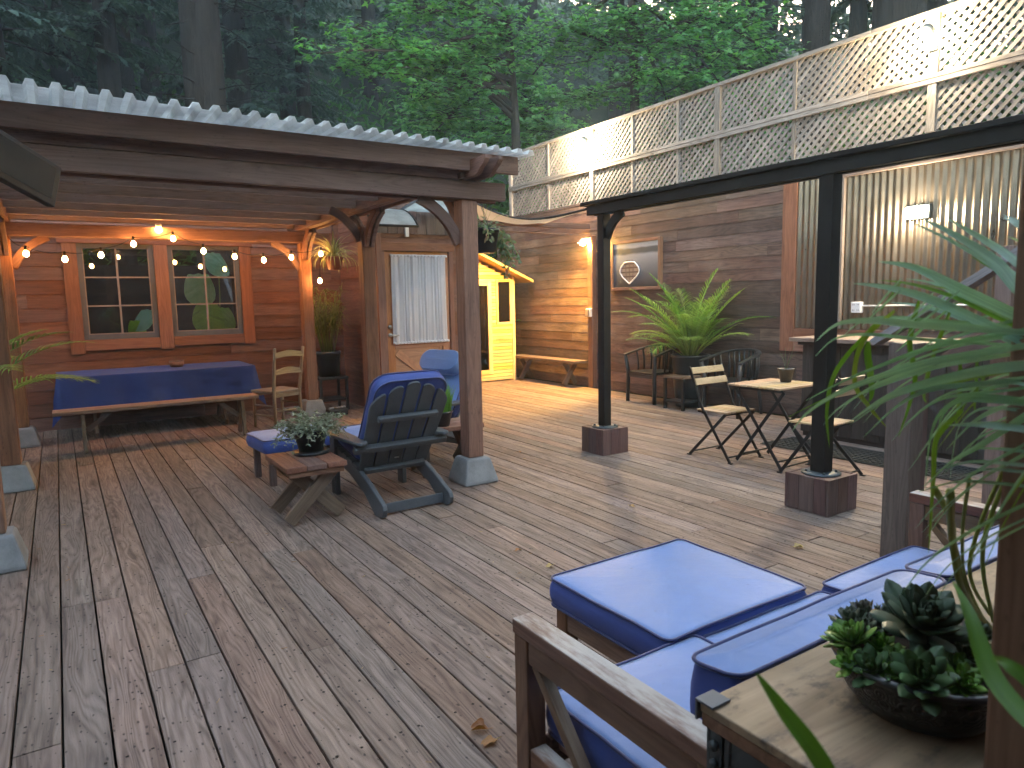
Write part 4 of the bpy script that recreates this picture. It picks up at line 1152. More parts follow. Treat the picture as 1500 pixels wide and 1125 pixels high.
# ------------------------------------------------------------------ far bench by the wall
T = thing('bench', 'rustic plank bench with crossed legs against the far plank wall beside the sauna', 'bench', (7.28, 10.0, 0))
mb = MB(); mb.box((7.13, 9.12, .405), (7.44, 11.1, .45)); mb.build('seat', M['leg_wood'], T, .006)
for y in (9.42, 10.75): xlegs(T, y, 7.15, 7.42, .402, M['leg_wood'], .09, .035, 'Y')

# ------------------------------------------------------------------ tub armchairs (face +Y locally)
def armchair(loc, rz, label):
    T = thing('armchair', label, 'armchair', loc, rz, 'black slat back armchairs')
    K = 24; rail = []
    for i in range(K+1):
        u = -1+2*i/K; a = u*math.pi*.5
        if abs(u) > .55:
            s_ = (abs(u)-.55)/.45; sx = math.copysign(1, u)
            x = sx*(.285+.02*s_); y = -.02+.31*s_; z = .745-.075*s_
        else:
            v = u/.55*math.pi/2; x = .285*math.sin(v); y = -.02-.25*math.cos(v); z = .80-.055*(1-math.cos(v))
        rail.append(V((x, y, z)))
    mb = MB(); vs = []; fs = []
    for i, p in enumerate(rail):
        t = (rail[min(i+1, K)]-rail[max(0, i-1)]).normalized(); s_ = V((t.y, -t.x, 0)).normalized(); w_ = .031
        for a, b in ((-w_, -.011), (w_, -.011), (w_, .011), (-w_, .011)): vs.append(tuple(p+s_*a+V((0, 0, b))))
    for i in range(K):
        for k in range(4): fs.append((i*4+k, i*4+(k+1) % 4, i*4+4+(k+1) % 4, i*4+4+k))
    fs += [(3, 2, 1, 0), tuple(K*4+k for k in range(4))]
    mb.add(vs, fs); mb.build('top_rail', M['black_wood'], T, .006, True)
    mb = MB(); poly = []
    for i in range(16):
        th = math.pi+math.pi*i/15; poly.append((.26*math.cos(th), -.02+.235*math.sin(th)))
    poly += [(.27, .27), (-.27, .27)]
    mb.prism(poly, .03, Matrix.Translation((0, 0, .425))); mb.build('seat', M['black_wood'], T, .008, True)
    for sx in (-1, 1):
        mb = MB(); mb.tube([(sx*.27, .25, 0), (sx*.262, .25, .42), (sx*.30, .27, .66)], [.027, .031, .027], 8); mb.build('leg', M['black_wood'], T, local=True)
        mb = MB(); mb.tube([(sx*.22, -.25, 0), (sx*.20, -.20, .42)], [.02, .026], 8); mb.build('leg', M['black_wood'], T, local=True)
    for i in range(3, K-2):
        if i % 2 and abs(-1+2*i/K) < .62: pass
        if i % 2 == 0 or abs(-1+2*i/K) < .4:
            p = rail[i]; q = V((p.x*.90, -.02+(p.y+.02)*.90, .43)); md = q.lerp(p, .5)+V((0, -.012, 0))
            mb = MB(); mb.tube([q, md, p-V((0, 0, .008))], [.014, .016, .014], 6); mb.build('back_slat', M['black_wood'], T, local=True)
    mb = MB(); mb.box((-.25, .235, .355), (.25, .26, .408)); mb.build('apron', M['black_wood'], T, .004, True)
    return T
armchair((7.10, 7.22, 0), R(90), 'black slatted tub armchair on the left of the big potted palm')
armchair((7.08, 5.78, 0), R(90), 'black slatted tub armchair behind the folding table, on the right of the big potted palm')
T = thing('side_stand', 'small square black stand between the two black armchairs', 'stand', (6.92, 6.50, 0))
mb = MB(); mb.box((6.74, 6.32, .415), (7.10, 6.68, .445)); mb.build('top', M['leg_wood'], T, .004)
for sx in (-1, 1):
    for sy in (-1, 1):
        mb = MB(); mb.box((6.92+sx*.16-.018, 6.5+sy*.16-.018, 0), (6.92+sx*.16+.018, 6.5+sy*.16+.018, .414)); mb.build('leg', M['black_wood'], T, .003)
mb = MB(); mb.box((6.75, 6.33, .09), (7.09, 6.67, .115)); mb.build('shelf', M['black_wood'], T, .003)

# ------------------------------------------------------------------ bistro set
T = thing('folding_table', 'square folding cafe table with slatted wood top and black legs', 'table', (5.28, 3.87, 0), 0)
mb = MB()
for k in range(8): mb.box((4.98, 3.60+k*.0685, .695), (5.58, 3.60+k*.0685+.058, .712))
mb.build('tabletop', M['slat'], T, .003)
for x in (5.04, 5.52): mb = MB(); mb.box((x-.012, 3.62, .67), (x+.012, 4.12, .694)); mb.build('frame', M['black_metal'], T)
for x in (5.06, 5.50):
    for i, (a, b) in enumerate(((3.62, 4.10), (4.10, 3.62))):
        mb = MB(); mb.bar((x+(.009 if i else -.009), a, .01), (x+(.009 if i else -.009), b, .67), .028, .008, (1, 0, 0)); mb.build('leg', M['black_metal'], T)
for y, z in ((3.66, .07), (4.06, .07)): mb = MB(); mb.cyl((5.06, y, z), (5.50, y, z), .008, None, 6); mb.build('stretcher', M['black_metal'], T)
def bistro(loc, rz, label):
    T = thing('folding_chair', label, 'chair', loc, rz, 'folding slat chairs')
    mb = MB()
    for k in range(6):
        x = -.19+k*.066; mb.box((x, -.16, .437), (x+.056, .19, .452))
    mb.build('seat', M['slat'], T, .003, True)
    mb = MB(); mb.box((-.19, -.15, .42), (.195, -.13, .436)); mb.box((-.19, .15, .42), (.195, .17, .436)); mb.build('seat_frame', M['black_metal'], T, local=True)
    for sx in (-1, 1):
        x = sx*.212
        mb = MB(); mb.bar((x, .24, .008), (x, -.08, .46), .026, .009, (1, 0, 0)); mb.bar((x, -.08, .46), (x, -.25, .84), .026, .009, (1, 0, 0)); mb.box((x-.012, .225, 0), (x+.012, .265, .01)); mb.build('leg', M['black_metal'], T, local=True)
        x = sx*.20
        mb = MB(); mb.bar((x, -.24, .008), (x, .17, .43), .026, .009, (1, 0, 0)); mb.box((x-.012, -.265, 0), (x+.012, -.225, .01)); mb.build('leg', M['black_metal'], T, local=True)
    mb = MB(); mb.cyl((-.212, .21, .05), (.212, .21, .05), .007, None, 6); mb.build('stretcher', M['black_metal'], T, local=True)
    mb = MB(); mb.cyl((-.2, -.21, .04), (.2, -.21, .04), .007, None, 6); mb.build('stretcher', M['black_metal'], T, local=True)
    for z, y in ((.80, -.232), (.70, -.187)):
        mb = MB(); mb.box((-.215, -.008, -.032), (.215, .008, .032), None, Matrix.Translation((0, y+.018, z)) @ Matrix.Rotation(R(24), 4, 'X')); mb.build('back_slat', M['slat'], T, .003, True)
    return T
bistro((5.13, 4.29, 0), R(180), 'folding slat chair at the left end of the cafe table, nearer the lone black post')
bistro((5.22, 3.36, 0), R(3), 'folding slat chair pushed under the cafe table, half behind the black post')

# ------------------------------------------------------------------ counter and mat
T = thing('counter', 'outdoor bar counter with pale wood top against the corrugated steel', 'counter', (6.9, 3.2, 0))
mb = MB()
for k in range(4): mb.box((6.42+k*.18, 1.2, 1.0), (6.42+k*.18+.178, 4.55, 1.04))
mb.build('worktop', M['counter'], T, .004)
mb = MB(); y = 4.45
while y > 1.3: mb.box((6.52, y-.138, .05), (6.545, y, .96)); y -= .142
mb.box((6.547, 1.3, 0), (7.15, 4.44, .99)); mb.box((6.50, 1.25, .962), (7.1, 4.5, .998))
mb.build('cabinet', M['cabinet'], T, .004)
mb = MB(); mb.box((6.50, 3.30, .12), (6.518, 3.75, .90)); mb.build('door_panel', M['cabinet'], T, .004)
mb = MB(); 
for i in range(1): mb.box((5.82, 2.6, .003), (6.36, 4.42, .010))
mt = mb.build('floor_mat', M['mat'], None, .003); tag(mt, 'black rubber mat on the deck before the bar counter', 'mat')
mb = MB()
for i in range(8):
    for j in range(30): mb.box((5.84+i*.065, 2.63+j*.06, .0105), (5.84+i*.065+.045, 2.63+j*.06+.04, .015))
mb.build('tread', M['mat'], mt)

# ------------------------------------------------------------------ picture on the wall
y0, y1, z0, z1 = 7.43, 8.50, 1.60, 2.36; PX = RX-.03
T = thing('framed_picture', 'wood framed misty lake picture with a rowing boat on the plank wall', 'picture', (PX, 7.96, 1.98))
mb = MB()
for q in ((y0, z0, y0+.045, z1), (y1-.045, z0, y1, z1), (y0+.045, z0, y1-.045, z0+.045), (y0+.045, z1-.045, y1-.045, z1)): mb.box((PX-.05, q[0], q[1]), (PX+.02, q[2], q[3]))
mb.build('frame', M['redwood'], T, .004)
n = N('lake_print'); tc = n.n('ShaderNodeTexCoord'); sp = n.n('ShaderNodeSeparateXYZ'); n.l(tc.outputs['Generated'], sp.inputs[0])
nz = n.noise(tc.outputs['Generated'], 3, 5); zz = n.math('ADD', sp.outputs[2], n.math('MULTIPLY', n.math('SUBTRACT', nz, .5), .10))
c = n.ramp(zz, [(.0, (.05, .055, .065)), (.25, (.16, .17, .19)), (.55, (.34, .37, .40)), (.72, (.48, .52, .57)), (.77, (.10, .13, .15)), (.86, (.12, .15, .17)), (.90, (.55, .60, .66)), (1, (.42, .5, .58))])
M['print'] = n.bsdf(n.mix(1, c, (.55, .56, .58, 1), 'MULTIPLY'), .45, spec=.25)
mb = MB(); mb.box((PX-.03, y0+.046, z0+.046), (PX-.01, y1-.046, z1-.046)); pr_ = mb.build('print', M['print'], T)
def pt(u, v, d=.0): return V((PX-.0305-d, y1-.045-(y1-y0-.09)*u, z0+.045+(z1-z0-.09)*v))
def hull(u):
    s_ = -1+2*u
    return s_
mb = MB(); half = [(0, -1), (.16, -.88), (.40, -.66), (.72, -.34), (.92, -.02), (.95, .22), (.86, .46), (.68, .72), (.48, .92), (.22, .96)]
ring = [(.37+.23*a, .33+.25*b) for a, b in half]+[(.37-.23*a, .33+.25*b) for a, b in half[:0:-1]]
pts = [pt(a, b, .001) for a, b in ring]; mb.tube(pts+[pts[0]], .012, 5, False); mb.build('boat_rim', M['white'], T)
mb = MB(); mb.add([tuple(pt(a, b, .0004)) for a, b in ring], [tuple(range(len(ring)))]); mb.build('boat_hull', M['muntin'], T)
mb = MB()
for v, w_ in ((.53, .12), (.44, .19), (.34, .21), (.24, .16)): mb.bar(pt(.37-w_, v, .003), pt(.37+w_, v, .003), .004, .022, (0, 0, 1))
for du in (-.05, .0, .06): mb.bar(pt(.37+du, .56, .003), pt(.37+du, .62, .003), .004, .03, (0, 1, 0))
for du in (-.07, 0, .07): mb.bar(pt(.37+du, .17, .002), pt(.37+du*1.3, .5, .002), .003, .010, (0, 1, 0))
mb.build('boat_thwarts', M['dark_post'], T)

# ------------------------------------------------------------------ stair railing on the right
T = thing('stair_railing', 'dark railing post with grey sloping handrail boards at the right', 'railing', (3.86, 2.0, 0))
mb = MB(); mb.box((3.80, 1.93, 0), (3.93, 2.07, 1.22)); mb.build('post', M['dark_post'], T, .006)
mb = MB(); mb.box((4.04, 1.99, 0), (4.10, 2.05, 1.2)); mb.build('post', M['plinth'], T, .004)
for x, y in ((4.75, 1.90), (4.75, 1.70)):
    mb = MB(); mb.box((x-.045, y-.045, 0), (x+.045, y+.045, 1.75)); mb.build('post', M['pale_post'], T, .004)
d_ = V((0, -.684, .457)).normalized()
mb = MB(); mb.bar(V((3.85, 2.17, 1.215)), V((3.85, 2.17, 1.215))+d_*2.0, .10, .04); mb.build('handrail', M['grey_rail'], T, .004)
mb = MB(); mb.bar(V((4.55, 2.10, 1.05)), V((4.55, 2.10, 1.05))+d_*2.0, .045, .14); mb.build('stringer', M['dark_post'], T, .004)
# ------------------------------------------------------------------ sofa group
SW = M['sofa_wood']
T = thing('garden_sofa', 'low wooden garden sofa frame with braced open arms in the foreground', 'sofa', (2.0, 1.2, 0))
def arm(x0, x1):
    ya, yb = 1.50, .80
    mb = MB(); mb.box((x0, yb, .612), (x1, ya, .652)); a_ = mb.build('arm', SW, T, .004)
    mb = MB(); xm = (x0+x1)/2
    mb.box((x0+.004, ya-.062, 0), (x1-.004, ya-.002, .611)); mb.build('leg', SW, T, .004)
    mb = MB(); mb.box((x0+.004, yb, 0), (x1-.004, yb+.055, .611)); mb.build('leg', SW, T, .004)
    mb = MB(); mb.box((x0+.008, yb+.056, .545), (x1-.008, ya-.063, .610)); mb.box((x0+.008, yb+.056, .245), (x1-.008, ya-.063, .305)); mb.build('side_rail', SW, T, .004)
    for i, (p, q) in enumerate(((ya-.075, ya-.30), (yb+.075, ya-.34))):
        mb = MB(); mb.bar((xm, p, .543), (xm, q, .307), .028, .034, (1, 0, 0)); mb.build('diagonal_brace', SW, T, .003)
arm(.955, 1.022); arm(2.965, 3.032)
mb = MB(); mb.box((1.023, 1.42, .24), (2.964, 1.455, .318)); mb.box((1.023, .86, .24), (2.964, .895, .318)); mb.build('seat_rail', SW, T, .004)
mb = MB()
for k in range(8): mb.box((1.03, .90+k*.065, .30), (2.96, .90+k*.065+.045, .318))
mb.build('seat_slats', SW, T, .003)
mb = MB(); mb.box((1.023, .82, .58), (2.964, .85, .64)); mb.box((1.023, .82, .36), (2.964, .85, .42)); mb.build('back_rail', SW, T, .004)
for x in (1.0, 2.98):
    pass
def cush(name, a, b, label, **kw):
    T = thing(name, label, 'cushion', ((a[0]+b[0])/2, (a[1]+b[1])/2, a[2]), 0, 'blue cushions')
    mb = MB(); t_, b_ = mb.cushion(a[0], a[1], a[2], b[0], b[1], b[2], **kw); k = mb.build('pad', M['blue'], T)
    mb = MB(); mb.tube(t_, .005, 6, False); mb.tube(b_, .005, 6, False); mb.build('piping', M['navy'], k)
cush('seat_cushion', (1.03, .90, .32), (1.618, 1.462, .425), 'blue seat cushion nearest the front arm of the sofa', r=.03, puff=.016)
cush('seat_cushion', (1.626, .90, .32), (2.275, 1.45, .41), 'blue middle seat cushion between the ottoman and the sofa back', r=.03, puff=.016)
cush('seat_cushion', (2.285, .90, .32), (2.95, 1.462, .43), 'darker blue seat cushion at the far end of the sofa by the railing post', r=.03, puff=.016)
def backc(x0, x1, label):
    T = thing('back_cushion', label, 'cushion', ((x0+x1)/2, .95, .43), 0, 'blue cushions')
    TT = Matrix.Translation((0, .872, .435)) @ Matrix.Rotation(R(-6), 4, 'X')
    mb = MB(TT); t_, b_ = mb.cushion(x0, 0, 0, x1, .15, .262, r=.045, puff=.03, bul=.015); k = mb.build('pad', M['blue'], T)
    mb = MB(TT); mb.tube(t_, .005, 6, False); mb.build('piping', M['navy'], k)
backc(1.13, 2.03, 'long blue back cushion beside the plywood console table')
backc(2.04, 2.95, 'blue back cushion behind the succulent bowl')
T = thing('ottoman', 'square wooden ottoman base in front of the sofa', 'ottoman', (1.86, 1.75, 0))
for x in (1.545, 2.16):
    for y in (1.50, 2.03):
        mb = MB(); mb.box((x-.03, y-.03, 0), (x+.03, y+.03, .335)); mb.build('leg', SW, T, .004)
mb = MB()
mb.box((1.576, 2.005, .245), (2.129, 2.055, .334)); mb.box((1.576, 1.475, .245), (2.129, 1.525, .334)); mb.box((1.52, 1.531, .245), (1.57, 1.999, .334)); mb.box((2.135, 1.531, .245), (2.185, 1.999, .334))
mb.build('rail', SW, T, .004)
mb = MB()
for k in range(7): mb.box((1.57, 1.53+k*.068, .315), (2.135, 1.53+k*.068+.045, .334))
mb.build('slats', SW, T, .003)
cush('ottoman_cushion', (1.495, 1.455, .337), (2.215, 2.085, .437), 'light blue square cushion on top of the ottoman', r=.035, puff=.018)

# ------------------------------------------------------------------ console table
T = thing('console_table', 'weathered plywood console on dark angle steel legs in the near corner', 'table', (1.5, .63, 0))
mb = MB(); mb.box((.942, .440, .732), (2.35, .835, .750)); mb.build('tabletop', M['plywood'], T, .003)
mb = MB(); mb.box((.944, .442, .705), (2.348, .833, .7305)); mb.build('under_board', M['redwood'], T, .003)
for x in (.952, 2.30):
    for y in (.452, .785):
        mb = MB(); mb.box((x, y, 0), (x+.045, y+.006, .703)); mb.box((x, y+.0065, 0), (x+.006, y+.045, .703)) if y < .6 else (mb.box((x, y+.035, 0), (x+.045, y+.041, .703)), mb.box((x, y-.01, 0), (x+.006, y+.034, .703)))
        mb.build('leg', M['steel'], T)
mb = MB(); mb.box((.953, .50, .655), (.959, .77, .70)); mb.box((1.0, .82, .655), (2.3, .826, .70)); mb.box((.96, .50, .30), (.965, .77, .335)); mb.build('frame', M['steel'], T)
mb = MB(); mb.cyl((.9515, .807, .675), (.944, .807, .675), .010, None, 10); mb.cyl((.9515, .807, .64), (.944, .807, .64), .008, None, 10); mb.build('bolt', M['steel'], T)
mb = MB(); mb.box((.936, .80, .752), (.985, .842, .757)); mb.box((.936, .8365, .715), (.985, .842, .7515)); mb.build('corner_bracket', M['slate'], T, .001)

# unseen wall and roof added behind the viewer to block light
T = thing('light_block', 'unseen dark timber wall and roof added behind the viewer to block light', 'light_block', (0, -1.7, 0))
mb = MB(); siding(mb, lambda u, d, z: (u, -1.75+d, z), -4.2, 7.4, 0, 3.2, [], .168, .022, .01); mb.build('wall', M['wall_siding'], T)  # added wall, out of view, that blocks light
mb = MB(); mb.box((-4.2, -1.9, 3.0), (3.2, -.12, 3.08)); mb.box((-4.2, -.118, 3.0), (.1, 1.5, 3.08)); mb.build('roof', M['dark_post'], T)  # added roof that blocks light; left piece reaches further forward to darken the deck
T = thing('light_block_fence', 'unseen plank fence added left of the deck to block light', 'fence', (-3.3, 4, 0))  # added out of view to hold back light from the left
mb = MB(); siding(mb, lambda u, d, z: (-3.3+d, u, z), -1.7, 10.3, 0, 2.6, [], .152, .02, .006); mb.build('light_block_boards', M['wall_siding'], T)
# near post
mb = MB(); mb.box((1.10, .275, -.25), (1.24, .432, 3.0)); p_ = mb.build('near_post', M['red_post'], None, .006); tag(p_, 'reddish timber post at the right edge beside the console table', 'post')

# ------------------------------------------------------------------ succulent bowl
BC = V((1.262, .600, .7515)); T = thing('succulent_planter', 'black glazed bowl crowded with green rosette succulents on the console', 'planter', tuple(BC))
n = N('glazed_bowl'); P = n.n('ShaderNodeTexCoord').outputs['Object']; vo = n.n('ShaderNodeTexVoronoi'); n.l(P, vo.inputs['Vector']); vo.inputs['Scale'].default_value = 38
sp = n.n('ShaderNodeSeparateXYZ'); n.l(P, sp.inputs[0])
band = n.math('MULTIPLY', n.math('GREATER_THAN', sp.outputs[2], .035), n.math('LESS_THAN', sp.outputs[2], .082))
hh = n.math('MULTIPLY', n.math('SINE', n.math('MULTIPLY', vo.outputs['Distance'], 28)), band)
M['bowl'] = n.bsdf((.022, .025, .028), .30, n.bump(hh, .5, .004), spec=.6)
mb = MB(); mb.lathe([(.094, 0), (.108, .005), (.128, .030), (.142, .066), (.145, .086), (.153, .090), (.155, .098), (.149, .103), (.138, .100), (.134, .078), (.0, .078)], tuple(BC), 48); mb.build('bowl', M['bowl'], T)
mb = MB(); vs = []; fs = []
for j in range(6):
    for k in range(28):
        r = .136*j/5 if j else .002; th = 2*math.pi*k/28; p = V((r*math.cos(th), r*math.sin(th), 0)); vs.append((BC.x+p.x, BC.y+p.y, BC.z+.082+.012*(1-j/5)+.010*noise.noise(V((p.x*40, p.y*40, 0)))))
for j in range(5):
    for k in range(28): fs.append((j*28+k, j*28+(k+1) % 28, (j+1)*28+(k+1) % 28, (j+1)*28+k))
mb.add(vs, fs, None, .5, True); mb.build('soil', M['soil'], T)
def rosette(c, rad, nl, mat, upv=(0, 0, 1), wide=.30, openf=1.0, thick=.1, tone=None, tall=1.0):
    u = V(upv).normalized(); a = u.cross(V((.3, .9, .1))).normalized(); b = u.cross(a)
    mb = MB()
    for i in range(nl):
        f = i/nl; th = i*2.39996; el = R(78-72*f*openf+rng.uniform(-5, 5)); L = rad*(.35+.65*math.sqrt(f+.05))*rng.uniform(.9, 1.08)
        out = a*math.cos(th)+b*math.sin(th); d = out*math.cos(el)+u*math.sin(el)*tall
        sd = u.cross(out).normalized(); nn = d.cross(sd).normalized(); nn = nn if nn.dot(u) > 0 else -nn
        base = V(c)+u*(rad*.22*(1-f))
        rn = (tone if tone is not None else rng.random()*.7)+rng.uniform(-.08, .12)+(1-f)*.25
        rn = min(max(rn, 0), 1)
        pts = []; wd = []
        prof = [(0, .35), (.2, .62), (.45, .92), (.68, 1), (.84, .78), (.94, .4), (1, .05)]
        vs = []; fs = []
        for t, w_ in prof:
            p = base+d*L*t+nn*(L*.14*t*t); w = L*wide*w_
            th_ = L*thick*(1-.6*t)*w_+.0008
            vs += [tuple(p-sd*w+nn*th_*.5), tuple(p+nn*th_*.05), tuple(p+sd*w+nn*th_*.5), tuple(p-nn*th_)]
        m_ = len(prof)
        for k in range(m_-1):
            o = k*4; fs += [(o, o+4, o+5, o+1), (o+1, o+5, o+6, o+2), (o+2, o+6, o+7, o+3), (o+3, o+7, o+4, o)]
        fs += [(0, 1, 2, 3), (4*m_-1, 4*m_-2, 4*m_-3, 4*m_-4)]
        mb.add(vs, fs, None, rn, True)
    mb.build('rosette', mat, T)
    st = V(c)
Z = BC.z+.100
RS = [((-.105, .080), .056, 26, 'succ', (-.3, .3, 1), .75), ((-.035, .125), .052, 26, 'succ_d', (0, .3, 1), .4), ((.02, .13), .05, 22, 'succ_d', (.1, .3, 1), .6), ((-.140, .02), .052, 24, 'succ', (-.7, 0, 1), .3),
      ((-.075, .045), .040, 24, 'succ', (-.1, 0, 1), .95), ((-.115, -.055), .066, 26, 'succ', (-.7, -.4, 1), .32), ((-.07, -.100), .044, 26, 'succ', (-.4, -.7, 1), .85), ((-.03, -.03), .03, 16, 'succ_d', (0, -.2, 1), .2),
      ((.0, -.125), .046, 24, 'succ_d', (-.1, -.9, .9), .3), ((.06, .10), .05, 22, 'succ_d', (.3, .3, 1), .3), ((.11, .04), .05, 22, 'succ_d', (.4, .1, 1), .2), ((.10, -.05), .05, 20, 'succ_d', (.3, -.3, 1), .2), ((-.085, .118), .042, 22, 'succ', (-.3, .5, 1), .9), ((-.148, .060), .038, 22, 'succ', (-.9, .2, 1), .9),
      ((-.06, .09), .045, 24, 'succ_d', (-.1, .2, 1), .5), ((-.10, .0), .036, 20, 'succ', (-.3, 0, 1), .6), ((-.005, .085), .046, 24, 'succ_d', (0, .1, 1), .7), ((-.13, -.012), .032, 20, 'succ', (-.8, -.2, 1), .8), ((.05, -.105), .05, 22, 'succ_d', (.1, -.7, 1), .25), ((.06, .02), .045, 22, 'succ_d', (.2, 0, 1), .4), ((.055, -.05), .04, 22, 'succ_d', (.1, -.2, 1), .3), ((-.035, -.075), .034, 20, 'succ', (-.2, -.4, 1), .5)]
for (dx, dy), r_, nl, mt_, uv, tone in RS:
    dx *= .90; dy *= .90
    rosette((BC.x+dx, BC.y+dy, Z-.012+rng.uniform(0, .02)), r_, nl, M[mt_], uv, tone=tone, wide=.22 if nl > 20 else .26)
rosette((BC.x-.005, BC.y+.005, Z+.035), .098, 40, M['succ_d'], (-.25, -.35, 1), .22, 1.0, .09, .12)
mb = MB(); mb.tube([(BC.x+.0, BC.y+.01, BC.z+.09), (BC.x-.003, BC.y+.007, Z+.045)], [.012, .013], 8); mb.build('stem', M['redwood'], T)

# ------------------------------------------------------------------ palms
def frond(mb, base, az, elev, L, curve, nl, ll, lw, droop=.35, rstem=.008, mbs=None, twist=0, upsweep=.35, spread=55, rndf=None):
    d = V((math.cos(az)*math.cos(elev), math.sin(az)*math.cos(elev), math.sin(elev))); p = V(base); K = 16; pts = [p.copy()]; ds = [d.copy()]
    for i in range(K):
        e = elev-curve*((i+1)/K)**1.3
        d = V((math.cos(az)*math.cos(e), math.sin(az)*math.cos(e), math.sin(e))); p = p+d*(L/K); pts.append(p.copy()); ds.append(d.copy())
    (mbs or mb).tube(pts, [rstem*(1-.8*i/K) for i in range(K+1)], 5, True)
    side = V((-math.sin(az), math.cos(az), 0))
    for i in range(nl):
        t = .22+.78*(i+.5)/nl; f = t*K; k = min(int(f), K-1); q = pts[k].lerp(pts[k+1], f-k); dd = ds[k]
        upn = side.cross(dd).normalized(); upn = upn if upn.z > 0 else -upn
        Lf = ll*(math.sin(math.pi*(.16+.80*(t-.22)/.78))**.7)*rng.uniform(.88, 1.1)
        for s_ in (-1, 1):
            sp_ = R(spread*(1-.45*t)+rng.uniform(-6, 6))
            l0 = (dd*math.cos(sp_)+side*s_*math.sin(sp_)+upn*upsweep*.6).normalized()
            lp = []; wv = []; m_ = 6
            for j in range(m_+1):
                u = j/m_
                lp.append(q+l0*Lf*u+V((0, 0, -droop*Lf*u*u)))
                wv.append(lw*(.45+.55*math.sin(math.pi*min(1, u*1.3+.12)))*(1-u**3)+.0006)
            sdv = l0.cross(V((0, 0, 1)));
            if sdv.length < .05: sdv = side
            sdv.normalize(); sdv = (sdv+dd*.5).normalized() if False else sdv
            mb.blade(lp, wv, sdv, None if rndf is None else min(1, max(0, rndf+rng.uniform(-.25, .25))), .25)
# large areca palm in a black pot
PC = V((7.17, 6.60, 0)); T = thing('potted_palm', 'large bushy green palm in a black pot between the black armchairs', 'potted palm', tuple(PC))
mb = MB(); mb.lathe([(.19, 0), (.225, .35), (.245, .66), (.26, .67), (.262, .705), (.24, .705), (.235, .66), (0, .66)], tuple(PC), 28); mb.build('pot', M['blackpot'], T)
mb = MB(); mb.lathe([(.234, .665), (.1, .69), (0, .70)], tuple(PC), 20); mb.build('soil', M['soil'], T)
ml = MB(); ms = MB()
for i in range(52):
    az = i*2.39996+.3; f = i/52; el = R(88-46*f+rng.uniform(-6, 6)); L = rng.uniform(.98, 1.30)*(1 if f < .7 else .80)
    b = PC+V((math.cos(az)*.10*f, math.sin(az)*.10*f, .68))
    frond(ml, b, az, el, L, R(36+rng.uniform(-10, 40)), 26, .27, .0056, .38, .008, ms, rndf=rng.random(), spread=68)
ml.build('fronds', M['palm'], T, fix=False); ms.build('stems', M['stem'], T)
# left palm by the edge
PC = V((-.80, 7.6, 0)); T = thing('potted_palm', 'shaded palm whose fronds poke in past the left pergola posts', 'potted palm', tuple(PC))
mb = MB(); mb.lathe([(.17, 0), (.21, .42), (.22, .43), (.21, .45), (.19, .40), (0, .40)], tuple(PC), 24); mb.build('pot', M['blackpot'], T)
ml = MB(); ms = MB()
for i in range(18):
    az = i*2.39996; f = i/18; frond(ml, PC+V((0, 0, .42)), az, R(85-42*f), rng.uniform(1.15, 1.45), R(70), 24, .34, .007, .4, .008, ms, rndf=rng.random())
ml.build('fronds', M['palm'], T, fix=False); ms.build('stems', M['stem'], T)
# corner plant on stand
PC = V((3.16, 9.62, 0)); T = thing('plant_stand', 'low black plant stand in the corner left of the curtained door', 'stand', tuple(PC))
for q in (((2.95, 9.42, .44), (3.37, 9.82, .475)), ((2.97, 9.44, .14), (3.35, 9.80, .165))): mb = MB(); mb.box(*q); mb.build('shelf', M['black_wood'], T, .004)
for sx in (-1, 1):
    for sy in (-1, 1):
        mb = MB(); mb.box((3.16+sx*.185-.018, 9.62+sy*.175-.018, 0), (3.16+sx*.185+.018, 9.62+sy*.175+.018, .439)); mb.build('leg', M['black_wood'], T, .003)
PC = V((3.16, 9.62, .477)); T = thing('feathery_plant', 'tall feathery yellow green plant in a black pot on the corner stand', 'potted plant', tuple(PC))
mb = MB(); mb.lathe([(.14, 0), (.165, .3), (.175, .31), (.175, .35), (.155, .35), (.15, .31), (0, .31)], tuple(PC), 24); mb.build('pot', M['blackpot'], T)
ml = MB(); ms = MB()
for i in range(46):
    az = rng.uniform(0, 6.28); r_ = rng.uniform(0, .09); b = PC+V((math.cos(az)*r_, math.sin(az)*r_, .3)); h_ = rng.uniform(.45, .95)
    tip = b+V((math.cos(az)*h_*.22, math.sin(az)*h_*.22-.03, h_)); ms.tube([b, b.lerp(tip, .5)+V((0, 0, .02)), tip], [.006, .005, .003], 5)
    for k in range(26):
        a2 = rng.uniform(0, 6.28); e2 = R(rng.uniform(-5, 60)); L = rng.uniform(.12, .24); q = tip.lerp(b, rng.uniform(0, .55)**1.5)
        d_ = V((math.cos(a2)*math.cos(e2), math.sin(a2)*math.cos(e2), math.sin(e2))); ml.blade([q, q+d_*L*.5, q+d_*L+V((0, 0, -L*.45))], [.002, .0042, .0006], d_.cross(V((0, 0, 1))).normalized())
ml.build('foliage', M['fern'], T, fix=False); ms.build('stems', M['stem'], T)
# black dish with stones
T = thing('stone_dish', 'small black dish of pale pebbles on the deck by the corner stand', 'dish', (3.05, 9.08, 0))
mb = MB(); mb.box((2.93, 9.0, 0.002), (3.19, 9.16, .085)); mb.build('dish', M['black_wood'], T, .01)
for k in range(6):
    mb = MB(); mb.sphere((2.96+k*.042, 9.05+rng.uniform(0, .06), .10), .024, 8, .7); mb.build('pebble', M['concrete'], T)
